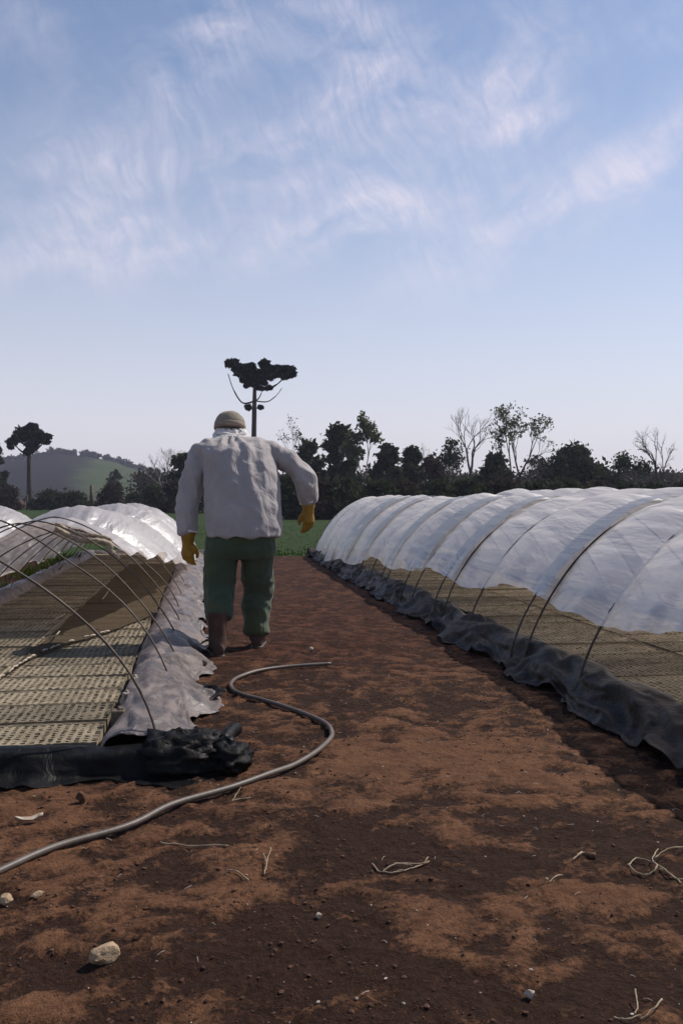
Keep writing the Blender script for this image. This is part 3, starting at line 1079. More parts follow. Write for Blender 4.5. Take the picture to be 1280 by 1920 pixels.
def hoop(y, xc, hw, H, label, mat=M_HOOP, r=0.009, group=None, lean=0.0, kink=None, z0=0.0, wob=0.02, seed=0, name='hoop', ends=(0, 180), p=PROF_P):
    rn = random.Random(seed * 13 + 5)
    pts = []
    ph = rn.uniform(0, 6)
    n = 40
    for i in range(n + 1):
        th = R(ends[0]) + (R(ends[1]) - R(ends[0])) * i / n
        x, z = arch(xc, hw, H, th, p)
        if kink:
            z += kink * max(0, 1 - abs(x - xc) / .35)
        yy = y + lean * (1 - math.cos(th)) / 2 + wob * math.sin(3 * th + ph) + .012 * math.sin(7 * th + ph)
        pts.append(Vector((x + .012 * math.sin(5 * th + ph), yy, z + z0 if z > .02 else z + z0 - .05)))
    mb = MB()
    rad = [r * (1 + .12 * math.sin(i * 1.9 + ph)) for i in range(n + 1)]
    mb.tube(pts, rad, 7)
    o = mb.build(name, mat)
    return tag(o, label, 'hoop', group)


# seedling tray: foam slab with a grid of open cells (shared mesh)
def tray_mesh(nx=20, ny=10, sx=0.68, sy=0.335, h=0.055, seed=0):
    rn = random.Random(seed)
    V, F, MI = [], [], []
    px, py = sx / nx, sy / ny
    w = 0.30

    def add(p):
        V.append(p)
        return len(V) - 1
    cx = []
    for i in range(nx):
        cx += [i * px + px * (.5 - w), i * px + px * (.5 + w)]
    cxs = [0] + cx + [sx]
    cy = []
    for j in range(ny):
        cy += [j * py + py * (.5 - w), j * py + py * (.5 + w)]
    cys = [0] + cy + [sy]
    idx = {}
    for j, y in enumerate(cys):
        for i, x in enumerate(cxs):
            edge = i in (0, len(cxs) - 1) or j in (0, len(cys) - 1)
            jx = 0 if edge else rn.uniform(-.0018, .0018)
            jz = rn.uniform(-.0022, .0022) + (.006 if edge else 0)
            idx[i, j] = add((x - sx / 2 + jx, y - sy / 2 + (0 if edge else rn.uniform(-.0018, .0018)), h + jz))
    for j in range(len(cys) - 1):
        for i in range(len(cxs) - 1):
            q = (idx[i, j], idx[i + 1, j], idx[i + 1, j + 1], idx[i, j + 1])
            if i % 2 == 1 and j % 2 == 1:
                d = rn.choice((.002, .004, .006, .009, .013))
                low = [add((V[k][0] * 1.0 + (V[q[(n + 2) % 4]][0] - V[k][0]) * .12, V[k][1] + (V[q[(n + 2) % 4]][1] - V[k][1]) * .12, h - d)) for n, k in enumerate(q)]
                cen = add((sum(V[k][0] for k in low) / 4, sum(V[k][1] for k in low) / 4, h - d + rn.uniform(-.003, .010)))
                for n in range(4):
                    F.append((q[n], q[(n + 1) % 4], low[(n + 1) % 4], low[n]))
                    MI.append(0)
                    F.append((low[n], low[(n + 1) % 4], cen))
                    MI.append(1)
            else:
                F.append(q)
                MI.append(0)
    # sides and bottom
    ring = [idx[i, 0] for i in range(len(cxs))] + [idx[len(cxs) - 1, j] for j in range(1, len(cys))] + [idx[i, len(cys) - 1] for i in range(len(cxs) - 2, -1, -1)] + [idx[0, j] for j in range(len(cys) - 2, 0, -1)]
    bot = [add((V[k][0], V[k][1], 0)) for k in ring]
    for n in range(len(ring)):
        m = (n + 1) % len(ring)
        F.append((ring[n], bot[n], bot[m], ring[m]))
        MI.append(0)
    F.append(bot)
    MI.append(0)
    me = bpy.data.meshes.new('seedling_tray')
    me.from_pydata(V, [], F)
    me.materials.append(M_TRAY)
    me.materials.append(M_SUBSTRATE)
    me.polygons.foreach_set('material_index', MI)
    me.update()
    return me


TRAYS = [tray_mesh(seed=s) for s in range(4)]


def lay_trays(xs, y0, y1, z, label, group, seed):
    rn = random.Random(seed)
    y = y0
    while y < y1:
        for x in xs:
            o = bpy.data.objects.new('seedling_tray', rn.choice(TRAYS))
            COL.objects.link(o)
            o.location = (x + rn.uniform(-.008, .008), y + rn.uniform(-.004, .004), z + rn.uniform(-.006, .006))
            o.rotation_euler = (rn.uniform(-.006, .006), rn.uniform(-.006, .006), rn.choice((0, math.pi)) + rn.uniform(-.008, .008))
            tag(o, label, 'tray', group)
        y += .3375


def crumple(v, amp, seed, anis=(5, 2.0, 5)):
    q = Vector((v[0] * anis[0] + seed, v[1] * anis[1], v[2] * anis[2]))
    w = Vector((fbm(q * .6 + Vector((5, 1, 2)), 2), fbm(q * .6 + Vector((1, 7, 2)), 2), 0)) * .8
    a = 1 - abs(mnoise.noise(q + w)) * 2.4
    b = 1 - abs(mnoise.noise((q + w) * 2.1 + Vector((3, 3, 3)))) * 2.4
    c = 1 - abs(mnoise.noise((q + w * 1.5) * 4.3 + Vector((1, 5, 2)))) * 2.4
    return amp * (a * .62 + b * .32 + c * .07)


def edge_strip(name, prof, y0, y1, mat, parent, amp, seed, wander=0.03, step=0.022, along='y', sub=6, mask=None, zmin=.004, anis=(7, 3.6, 7), flut=.13):
    """plastic liner dressed over a bed edge: profile (across, z) swept along, with folds"""
    pr = []
    pp = smoothpath([Vector((a, 0, z)) for a, z in prof], sub)
    n = max(2, int((y1 - y0) / step))
    V, F = [], []
    m = len(pp)
    for i in range(n + 1):
        y = y0 + (y1 - y0) * i / n
        wx = wander * fbm(Vector((y * .9, seed, 0)), 3)
        for j, p in enumerate(pp):
            s = j / (m - 1)
            a = pp[max(j - 1, 0)]
            b = pp[min(j + 1, m - 1)]
            d = (b - a).normalized()
            nrm = Vector((-d.z, 0, d.x))
            if nrm.z < -.2:
                nrm = -nrm
            k = crumple((p.x, y, p.z), amp, seed, anis) * (0.35 + .65 * math.sin(math.pi * min(1, s * 1.02)) ** .6)
            x = p.x + nrm.x * k + wx * s
            z = p.z + nrm.z * k * 1.0
            if s > .55:      # loose outer edge, waving in and out
                e = (s - .55) / .45
                sgn = 1 if prof[-1][0] > prof[0][0] else -1
                wv = fbm(Vector((y * 2.1, seed * 3.3, 1)), 4)
                x += sgn * e * flut * wv
                z += e * max(0, .10 * fbm(Vector((y * 3.4, seed * 1.7, 4)), 3))
            z = max(z, zmin + (gz(x, y) if along == 'y' and -2 < x < 2.3 and s > .5 else 0))
            V.append((x, y, z) if along == 'y' else (y, x, z))
    F = [(i * m + j, i * m + j + 1, (i + 1) * m + j + 1, (i + 1) * m + j) for i in range(n) for j in range(m - 1)]
    if mask:
        F = [f for f in F if mask(V[f[0]])]
    o = mesh_obj(name, V, F, mat)
    md = o.modifiers.new('thick', 'SOLIDIFY')
    md.thickness = .003
    if parent is not None:
        link_under(o, parent)
    return o


def film_cover(name, parent, xc, hw, H, y0f, y1, hemR, hemL, hoops, mat, seed, amp=.014, sag=.03, ny=None, endcap=False, lift=0.012):
    """translucent film laid over the hoops; the hem heights vary along the tunnel"""
    nt = 84
    yA = min(y0f(0), y0f(1))
    n = ny or int((y1 - yA) / .035)
    V, F = [], []
    hoops = sorted(hoops)
    bulge = [random.Random(seed * 31 + i).uniform(-.5, 1.0) for i in range(len(hoops) + 2)]
    for i in range(n + 1):
        for j in range(nt + 1):
            s = j / nt
            ya = y0f(s)
            y = ya + (y1 - ya) * i / n
            y += 0.03 * math.sin(s * 23 + seed) * (1 - i / n) ** 6
            hA = hemR(y) + .05 * fbm(Vector((y * 1.3, seed, 0)), 3)
            hB = hemL(y) + .032 * fbm(Vector((y * 1.3, seed, 9)), 3)
            a = math.asin(max(0.0, min(.98, hA / H)) ** (PROF_P / 2))
            b = math.pi - math.asin(max(0.0, min(.98, hB / H)) ** (PROF_P / 2))
            th = a + (b - a) * s      # starts on +x side
            x, z = arch(xc, hw, H + lift, th)
            # sag between neighbouring hoops
            k = 0.0
            idx = 0
            near = .5
            for q in range(len(hoops) - 1):
                if hoops[q] <= y <= hoops[q + 1]:
                    f = (y - hoops[q]) / (hoops[q + 1] - hoops[q])
                    gap = hoops[q + 1] - hoops[q]
                    k = math.sin(math.pi * f) ** .8 * (min(1.4, gap) if gap > .5 else gap * .25)
                    near = min(y - hoops[q], hoops[q + 1] - y)
                    idx = q
                    break
            sg = sag * k * (0.55 + .5 * bulge[idx])
            w1 = amp * 1.5 * fbm(Vector((th * 3.4 + .8 * mnoise.noise(Vector((y * .8, th, seed))), y * .45, seed)), 2) * (.10 + .9 * min(1, k * 1.3))
            w2 = amp * .62 * fbm(Vector((th * 18 + .6 * math.sin(y * 2.2), y * .8, seed)), 2) * (.08 + min(1, k * 1.3))
            hemfl = (max(0, 1 - s / .12) + max(0, 1 - (1 - s) / .12)) * .03 * fbm(Vector((y * 4, seed, s * 3)), 3)
            nx, nz = math.cos(th), math.sin(th)
            d = sg + w1 + w2 + hemfl + .0045 * math.sin(th * 46 + 3 * fbm(Vector((th * 2, y, seed)), 2)) * math.exp(-(near / .16) ** 2) * (.5 + mnoise.noise(Vector((th * 2, y * .7, 5))))
            V.append((x + nx * d, y, z + nz * d))
    m = nt + 1
    F = [(i * m + j, i * m + j + 1, (i + 1) * m + j + 1, (i + 1) * m + j) for i in range(n) for j in range(nt)]
    if endcap:
        base = n * m
        c = len(V)
        rows = [(.7, .02), (.35, .035), (0.04, .04)]
        prev = [base + j for j in range(m)]
        for sc, dy in rows:
            cur = []
            for j in range(m):
                x, y, z = V[base + j]
                cur.append(len(V))
                V.append((xc + (x - xc) * sc, y + dy + .015 * mnoise.noise(Vector((j * .4, sc * 4, seed))), z * sc))
            F += [(prev[j], prev[j + 1], cur[j + 1], cur[j]) for j in range(m - 1)]
            prev = cur
    o = mesh_obj(name, V, F, mat)
    if parent is not None:
        link_under(o, parent)
    return o


# ---------------------------------------------------------------- right bed
RXC, RHW, RH = 2.80, 0.95, 1.01
rb = empty('seed_bed', (RXC, 9, 0), 'long seedling bed on the right edged with bunched black plastic', 'seed bed')
edge_strip('liner_edge', [(2.11, .03), (2.06, .085), (2.02, .125), (1.97, .145), (1.92, .130), (1.88, .098), (1.845, .065), (1.81, .03), (1.775, .012), (1.745, .004)],
           1.7, 15.7, M_LINER, rb, .056, 3.0, anis=(5.5, 2.0, 5.5), flut=.085)
edge_strip('liner_edge', [(3.49, .03), (3.54, .085), (3.60, .145), (3.66, .165), (3.74, .15), (3.80, .10), (3.84, .04), (3.90, .006)], 1.7, 15.7, M_LINER, rb, .03, 8.0, step=.05)
edge_strip('liner_end', [(15.45, .03), (15.52, .1), (15.6, .14), (15.68, .10), (15.72, .03), (15.8, .005)], 1.75, 3.85, M_LINER, rb, .03, 5.0, along='x', step=.04)
MB().box((RXC, 8.7, .012), 1.5, 13.9, .02).build('bed_floor', M_LINER_F, rb, False)
lay_trays((2.455, 3.143), 1.95, 15.3, .045, 'brown foam seedling tray lying in the bed under the right tunnel', 'seedling trays in the right bed', 1)

RHOOPS = [(2.75, 0, 1.04), (4.34, 0, 1.03), (5.12, 0, 1.05), (5.34, .05, 1.05), (6.3, 0, 1.03), (7.0, 0, 1.06), (7.3, .05, 1.05), (8.06, 0, 1.02), (8.5, .03, 1.04), (9.3, 0, 1.06), (9.6, 0, 1.03),
          (10.2, 0, 1.0), (10.9, 0, 1.05), (11.2, 0, 1.05), (12.0, 0, 1.02), (12.7, 0, 1.06), (13.4, 0, 1.03), (14.1, 0, 1.05), (14.8, 0, 1.03), (15.4, 0, 1.02)]
RL = ['dark hoop over the right bed whose foot is out of the frame at lower right', 
      'nearest visible hoop of the right tunnel standing outside the black plastic', 'left hoop of the nearest close pair on the right tunnel', 'right hoop of the nearest close pair on the right tunnel',
      'single dark hoop of the right tunnel just beyond the nearest close pair', 'left hoop of the second close pair on the right tunnel', 'right hoop of the second close pair on the right tunnel',
      'left hoop of the third pair on the right tunnel', 'right hoop of the third pair on the right tunnel', 'left hoop of the fourth pair on the right tunnel', 'right hoop of the fourth pair on the right tunnel',
      'single hoop behind the fourth pair of the right tunnel', 'left hoop of the fifth pair on the right tunnel', 'right hoop of the fifth pair on the right tunnel', 'fifth hoop from the far end of the right tunnel, seen through film',
      'fourth hoop from the far end but one of the right tunnel', 'fourth hoop from the far end of the right tunnel', 'third hoop from the far end of the right tunnel', 'second hoop from the far end of the right tunnel', 'hoop closing the far end of the right tunnel']
RL[14] = 'sixth hoop from the far end of the right tunnel'
RL[15] = 'fifth hoop from the far end of the right tunnel'
for i, ((y, dz, h), lab) in enumerate(zip(RHOOPS, RL)):
    hoop(y, RXC, RHW + .004, RH + .004, lab, M_RIB, .0062 if y > 5 else .0068, 'hoops of the right tunnel', seed=i, wob=.015)


def r_hemR(y):
    return .10 + .02 * math.sin(y * 2)


def r_hemL(y):      # side towards the path, rolled up
    return (.41 if y < 6 else .41 - (y - 6) * .03 if y < 10.5 else max(.09, .275 - (y - 10.5) * .075)) + .035 * math.sin(y * 2.6)


film = film_cover('plastic_tunnel', None, RXC, RHW, RH, lambda s: 1.9, 15.5, r_hemR, r_hemL, [h[0] for h in RHOOPS], M_FILM, 2, amp=.015, sag=.075, endcap=True, lift=.015)
tag(film, 'long milky plastic tunnel sheet over the right bed, rolled up along the path', 'plastic tunnel')
for (a, b) in ((5.12, 5.34), (7.0, 7.3), (8.06, 8.5), (9.3, 9.6), (10.9, 11.2), (12.0, 12.7)):  # dark strips stand in for hoops and their shadows seen through the film
    o = film_cover('hoop_shade_band', film, RXC, RHW + .038, RH + .030, lambda s, a=a: a, b, r_hemR, lambda y: r_hemL(y) + .02, [a, b], M_BAND, 5, amp=.004, sag=.0, ny=8)

# second tunnel further right
t2 = tag(film_cover('plastic_tunnel', None, 5.6, .95, 1.12, lambda s: 8.5, 16.5, lambda y: .15, lambda y: .15, [8.5, 9.6, 10.7, 11.8, 12.9, 14, 15.2, 16.5], M_FILM, 9, amp=.016, sag=.05),
         'second milky plastic tunnel whose top shows behind the right tunnel', 'plastic tunnel')
for i, y in enumerate([8.5, 10.7, 12.9, 15.2]):
    mb = MB()
    mb.tube([Vector((arch(5.6, .95, 1.12, math.pi * k / 24)[0], y, arch(5.6, .95, 1.12, math.pi * k / 24)[1])) for k in range(25)], .009, 6)
    mb.build('hoop', M_RIB, t2)

# ---------------------------------------------------------------- left bed
LXC, LHW, LH = -1.07, 0.90, 0.81
lb = empty('seed_bed', (LXC, 9, 0), 'open seedling bed on the left with a dusty plastic flap along the path', 'seed bed')
edge_strip('liner_flap', [(-.42, .03), (-.385, .08), (-.345, .125), (-.28, .145), (-.22, .135), (-.15, .115), (-.10, .085), (-.055, .05), (-.02, .018), (.005, .006)],
           3.55, 15.7, M_LINER_L, lb, .034, 13.0, wander=.02, anis=(5.5, 2.6, 5.5), flut=.17)
edge_strip('liner_edge', [(-1.77, .03), (-1.80, .08), (-1.85, .13), (-1.93, .135), (-2.02, .09), (-2.08, .03), (-2.14, .006)], 3.3, 15.7, M_LINER_L, lb, .03, 17.0, step=.04)
edge_strip('liner_front', [(3.66, .03), (3.62, .06), (3.57, .088), (3.52, .094), (3.47, .078), (3.445, .045), (3.425, .02), (3.40, .008), (3.35, .005)], -2.15, .06, M_LINER_F, lb, .018, 23.0, along='x', step=.02, zmin=.006, anis=(5, 2.5, 5))
edge_strip('liner_end', [(15.4, .03), (15.47, .1), (15.55, .13), (15.62, .08), (15.7, .01)], -2.1, .05, M_LINER_L, lb, .02, 29.0, along='x', step=.05)
MB().box((-1.08, 9.5, .012), 1.42, 11.9, .02).build('bed_floor', M_LINER_F, lb, False)
lay_trays((-.755, -1.437), 3.80, 15.3, .03, 'tan foam seedling tray lying uncovered in the left bed', 'seedling trays in the left bed', 2)


# bunched corner of the liner
def bunch(name, c, size, mat, parent, seed, amp, n=34, flat=.6):
    V, F = [], []
    for i in range(n + 1):
        th = math.pi * i / n
        for j in range(n):
            ph = 2 * math.pi * j / n
            d = Vector((math.sin(th) * math.cos(ph), math.sin(th) * math.sin(ph), math.cos(th)))
            k = 1 + crumple(d * 1.0, amp, seed, (1.6, 1.6, 1.6)) + .35 * amp * fbm(d * 3 + Vector((seed, 0, 0)), 3)
            p = Vector(c) + Vector((d.x * size[0], d.y * size[1], d.z * size[2])) * k
            p.z = max(p.z, .002)
            V.append(p)
    F = [(i * n + j, i * n + (j + 1) % n, (i + 1) * n + (j + 1) % n, (i + 1) * n + j) for i in range(n) for j in range(n)]
    o = mesh_obj(name, V, F, mat)
    if parent is not None:
        link_under(o, parent)
    return o


bunch('bunched_corner', (-.09, 3.54, .05), (.15, .13, .075), M_LINER_F, lb, 4.0, .5)
c1 = G(435, 1420, .05)
bunch('bunched_corner', (c1.x - .01, c1.y + .02, .045), (.065, .10, .05), M_LINER_F, lb, 9.0, .6, 26)
a, b = G(418, 1392, .09), G(444, 1366, .09)
mb = MB()
mb.tube(smoothpath([a, a.lerp(b, .5) + Vector((0, 0, .012)), b], 5), [.026, .03, .027, .031, .028, .026, .03, .027, .03, .028, .024], 12)
mb.build('rolled_plastic', M_LINER_F, lb)
# curled plastic tongues along the flap, black in place of the shaded gaps
for i, (px, py, w, h, rz) in enumerate([(378, 1302, .085, .06, .5), (366, 1250, .06, .06, 0.2), (372, 1208, .06, .06, -.3), (384, 1160, .06, .06, .2), (380, 1110, .06, .06, .1), (432, 1428, .05, .05, .7)]):
    c = G(px, py, .03)
    V, F = [], []
    n = 12
    for a_ in range(n + 1):
        for b_ in range(n + 1):
            u, v = a_ / n * 2 - 1, b_ / n * 2 - 1
            q = Vector((u * w, v * w * 1.3, .02 + h * (.6 * u * u + .4 * abs(mnoise.noise(Vector((u * 1.7, v * 1.7, i * 5.1))))) * (1 if u > 0 else .4)))
            q = Matrix.Rotation(rz, 3, 'Z') @ q
            q += Vector((c.x, c.y, .0)) + Vector((.02 * mnoise.noise(Vector((u, v, i))), .03 * mnoise.noise(Vector((v * 2, u * 2, i))), 0))
            V.append(q)
    F = [(a_ * (n + 1) + b_, a_ * (n + 1) + b_ + 1, (a_ + 1) * (n + 1) + b_ + 1, (a_ + 1) * (n + 1) + b_) for a_ in range(n) for b_ in range(n)]
    o = mesh_obj('gap_shade_curl', V, F, M_LINER)
    o.modifiers.new('thick', 'SOLIDIFY').thickness = .003
    link_under(o, lb)

# hoops of the left bed
hoop(3.62, LXC, LHW, .87, 'nearest bare hoop over the left bed with a sunlit shiny top', M_HOOP, .0052, 'bare hoops of the left bed', seed=31, p=1.48, z0=.05)
hoop(4.78, LXC, LHW + .01, .80, 'second bare hoop from the front of the left bed, kinked at its top', M_HOOP, .0050, 'bare hoops of the left bed', seed=32, p=1.48, z0=.05, kink=.07, lean=.5)
hoop(5.45, LXC, LHW, .84, 'third bare hoop from the front of the left bed', M_HOOP, .0050, 'bare hoops of the left bed', seed=33, p=1.48, z0=.05, lean=.15)
hoop(6.1, LXC, LHW, .84, 'fourth bare hoop from the front of the left bed', M_HOOP, .0050, 'bare hoops of the left bed', seed=34, p=1.48, z0=.05, lean=-.1)
hoop(6.75, LXC, LHW, .85, 'hoop carrying the near rim of the left tunnel film', M_HOOP, .0050, 'bare hoops of the left bed', seed=35, p=1.48, z0=.05)
LHO = [7.4, 8.5, 9.6, 10.8, 11.9, 12.9, 13.8, 14.7, 15.4]
LLB = ['first hoop wholly under the film of the left tunnel', 'second hoop under the film of the left tunnel', 'third hoop under the film of the left tunnel', 'fourth hoop under the film of the left tunnel',
       'fifth hoop under the film of the left tunnel', 'fourth hoop from the far end of the left tunnel', 'third hoop from the far end of the left tunnel', 'second hoop from the far end of the left tunnel', 'hoop at the far end of the left tunnel']
for i, (y, l) in enumerate(zip(LHO, LLB)):
    hoop(y, LXC, LHW, LH - .02, l, M_HOOP, .0050, 'hoops of the left tunnel', seed=50 + i, wob=.015)


def l_hemR(y):
    return .60 - max(0, y - 6.7) * .095 if y < 9.7 else max(.10, .315 - (y - 9.7) * .05)


def l_hemL(y):
    return .27 + .03 * math.sin(y * 2)


lf = film_cover('plastic_tunnel', None, LXC, LHW, LH + .02, lambda s: 6.65 - .25 * max(0, (s - .5)), 15.5, l_hemR, l_hemL, [6.0, 6.75] + LHO, M_FILM_L, 6, amp=.012, sag=.13)
tag(lf, 'creamy plastic tunnel sheet over the far part of the left bed, mouth open', 'plastic tunnel')
# neighbouring tunnel further left
t3 = tag(film_cover('plastic_tunnel', None, -3.25, .9, .80, lambda s: 5.0, 15.5, lambda y: .12, lambda y: .12, [5, 6.2, 7.4, 8.6, 9.8, 11, 12.2, 13.4, 14.4, 15.5], M_FILM_L, 11, amp=.014, sag=.12),
         'creamy plastic tunnel beyond the left bed, cut off by the left edge of the photo', 'plastic tunnel')
for y in (5.02, 7.4, 9.8, 12.2, 14.4):
    mb = MB()
    mb.tube([Vector((arch(-3.25, .9, .80, math.pi * k / 24)[0], y, arch(-3.25, .9, .80, math.pi * k / 24)[1])) for k in range(25)], .006, 6)
    mb.build('hoop', M_HOOP, t3)
# gathered edge of the film at the mouth, coloured brown for its backlit shade
pts = [P(104, 990, 6.6), P(125, 1002, 6.62), P(150, 1012, 6.63), P(178, 1014, 6.64), (P(205, 1020, 6.65)), P(208, 1034, 6.65), P(222, 1048, 6.68)]
sp = smoothpath(pts, 8)
mb = MB()
mb.tube(sp, [.020 + .010 * abs(mnoise.noise(Vector((i * .7, 3, 1)))) for i in range(len(sp))], 9)
mb.tube([p + Vector((.0, .02, .035 + .012 * mnoise.noise(Vector((i * .5, 8, 2))))) for i, p in enumerate(sp[:38])], [.012 + .008 * abs(mnoise.noise(Vector((i * .9, 9, 1)))) for i in range(38)], 8)
mb.build('gathered_edge', cloth_material('gathered_film', (0.20, 0.15, 0.10), (0.42, 0.34, 0.25), 20, .6, .6), lf)


# brown sheet laid over the trays in place of their shade
def overlay():
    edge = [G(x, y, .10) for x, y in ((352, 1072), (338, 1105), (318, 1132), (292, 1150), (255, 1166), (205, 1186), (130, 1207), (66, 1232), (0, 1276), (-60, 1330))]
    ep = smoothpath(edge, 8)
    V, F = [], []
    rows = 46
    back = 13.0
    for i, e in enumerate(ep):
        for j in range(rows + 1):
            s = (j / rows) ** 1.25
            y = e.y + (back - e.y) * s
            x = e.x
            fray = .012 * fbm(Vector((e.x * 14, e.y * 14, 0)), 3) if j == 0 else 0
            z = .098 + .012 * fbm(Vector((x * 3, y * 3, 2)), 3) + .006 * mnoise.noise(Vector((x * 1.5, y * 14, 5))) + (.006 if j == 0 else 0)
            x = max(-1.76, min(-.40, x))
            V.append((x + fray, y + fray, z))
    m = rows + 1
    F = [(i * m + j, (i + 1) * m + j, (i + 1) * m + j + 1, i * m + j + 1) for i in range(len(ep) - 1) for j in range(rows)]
    o = mesh_obj('shade_sheet', V, F, M_SHADE)
    tag(o, 'brown sheet standing in for shade over the left bed trays, curved front edge', 'shade net')
    # pale frayed bits along its front edge
    rn = random.Random(4)
    mb = MB()
    for i in range(40, len(ep) - 1):
        if rn.random() < .65:
            p = ep[i] + Vector((0, 0, .012))
            q = ep[i + 1] + Vector((rn.uniform(-.012, .012), rn.uniform(-.025, .01), .014))
            mb.tube([p, p.lerp(q, .5) + Vector((0, rn.uniform(-.01, .01), .004)), q], .006, 5)
    h = mb.build('pale_fringe', M_PALE)
    h.parent = o


overlay()

# short wooden pegs along the inner edge of the left bed
for i, (px, py, s, lab) in enumerate([(222, 1352, .05, 'short thick peg block on the left bed edge nearest the camera'), (252, 1288, .035, 'pale split peg on the left bed edge by the nearest hoop'),
                                      (290, 1158, .04, 'dark peg block at the corner of the brown shade sheet'), (236, 1318, .03, 'thin pale peg between two blocks on the left bed edge'), (322, 1136, .03, 'small dark peg on the left bed edge beyond the shade sheet corner')]):
    c = G(px, py, .10)
    mb = MB()
    mb.box((c.x, c.y, .105), s * 1.1, s * .8, .09, .2 * i, .1)
    mb.box((c.x + s * .2, c.y + s * .1, .152), s * .5, s * .6, .015, .2 * i + .3, .2)
    o = mb.build('wooden_peg', M_WOOD if i not in (1, 3) else M_PALE, None, False)
    o.modifiers.new('b', 'BEVEL').width = .004
    tag(o, lab, 'peg', 'pegs on the left bed edge')

# weeds beyond the left bed
rn = random.Random(12)
for i, (x, y, w, h, n, lab) in enumerate([(-2.15, 13.9, .4, .22, 120, 'bright green weed clump at the far left edge seen through the tunnel mouth'),
                                          (-2.2, 12.0, .4, .2, 100, 'olive weed clump in the middle behind the left bed'),
                                          (-2.3, 10.3, .4, .16, 90, 'low dry weed clump nearest behind the left bed')]):
    mb = MB()
    for _ in range(n):
        p = Vector((x + rn.gauss(0, w * .3), y + rn.gauss(0, w * .45), 0))
        a = rn.uniform(0, 6.28)
        hh = h * rn.uniform(.4, 1.1)
        d = Vector((math.cos(a), math.sin(a), 0))
        s = Vector((-d.y, d.x, 0)) * rn.uniform(.006, .016)
        base = len(mb.v)
        mb.v += [p - s * .4, p + s * .4, p + d * hh * .3 + Vector((0, 0, hh * .6)) + s, p + d * hh * .7 + Vector((0, 0, hh)), p + d * hh * .3 + Vector((0, 0, hh * .6)) - s]
        mb.f.append((base, base + 1, base + 2, base + 3, base + 4))
    tag(mb.build('weed_clump', M_WEED if i < 2 else M_LEAF_PALE, None, False), lab, 'weed', 'weed clumps left of the bed')

# ------------------------------------------------------------------ hose
hp = [(-60, 1664), (0, 1636), (100, 1592), (230, 1552), (330, 1513), (440, 1481), (520, 1450), (580, 1419), (614, 1392), (622, 1374), (607, 1357), (560, 1338), (500, 1317), (452, 1302), (433, 1289), (440, 1275), (470, 1263), (530, 1253), (620, 1247)]
pts = []
for px, py in hp:
    g = G(px, py, .012)
    pts.append(Vector((g.x, g.y, 0)))
pts = smoothpath(pts, 9)
for p in pts:
    p.z = max(gz(p.x + dx, p.y + dy) for dx in (-.012, 0, .012) for dy in (-.012, 0, .012)) + .0085
# the stiff hose bridges the small hollows
zs = [p.z for p in pts]
zs = [max(zs[max(0, i - 4):i + 5]) for i in range(len(zs))]
for _ in range(6):
    zs = [(zs[max(0, i - 1)] + 2 * zs[i] + zs[min(len(zs) - 1, i + 1)]) / 4 for i in range(len(zs))]
for p, z in zip(pts, zs):
    p.z = z - .002
mb = MB()
mb.tube(pts, .0105, 12)
tag(mb.build('garden_hose', M_HOSE), 'grey brown garden hose snaking across the red soil path', 'hose')


# ------------------------------------------------------------------ stones, clods, straw on the soil
def rock(name, px, py, size, mat, label, cat, seed, group=None, sink=.2):
    c = G(px, py, 0)
    c.z = gz(c.x, c.y) + size[2] * (1 - sink)
    bm = bmesh.new()
    bmesh.ops.create_icosphere(bm, subdivisions=3, radius=1)
    rn_ = random.Random(seed)
    planes = [(Vector((rn_.gauss(0, 1), rn_.gauss(0, 1), rn_.gauss(0, 1))).normalized(), rn_.uniform(.55, .85)) for _ in range(9)]
    rot = Matrix.Rotation(rn_.uniform(0, 6), 3, 'Z')
    for v in bm.verts:
        p = v.co.copy()
        for n_, d_ in planes:          # chipped facets
            k = p.dot(n_) - d_
            if k > 0:
                p -= n_ * k * .9
        p *= 1 + .10 * fbm(p * 2.5 + Vector((seed, 0, 0)), 3)
        v.co = c + (rot @ Vector((p.x * size[0], p.y * size[1], p.z * size[2])))
    me = bpy.data.meshes.new(name)
    bm.to_mesh(me)
    bm.free()
    me.materials.append(mat)
    o = bpy.data.objects.new(name, me)
    COL.objects.link(o)
    return tag(o, label, cat, group)


rock('stone', 197, 1806, (.036, .027, .025), M_STONE, 'large pale tan stone with a dark shaded face in the left foreground', 'stone', 3)
rock('stone', 12, 1698, (.020, .017, .016), M_STONE, 'small tan stone at the left edge below the hose', 'stone', 5)
rock('soil_clod', 152, 1510, (.020, .018, .022), M_CLOD, 'dark upright clod above the hose near the left bed front', 'clod', 7)
rock('stone', 70, 1686, (.018, .014, .007), M_STONE, 'flat pinkish chip beside the small stone at the left edge', 'stone', 9)
rock('stone', 992, 1868, (.013, .011, .010), M_PALE, 'pale pebble in the right foreground near the bottom edge', 'stone', 11)
rock('stone', 583, 1221, (.020, .017, .016), M_PALE, 'white pebble on the path right of the walking feet', 'stone', 13)
rock('stone', 598, 1722, (.010, .008, .008), M_PALE, 'tiny white pebble in the middle foreground', 'stone', 15)
rock('soil_clod', 1105, 1607, (.024, .012, .010), M_CLOD, 'dark clod beside a straw stalk at the right', 'clod', 17)


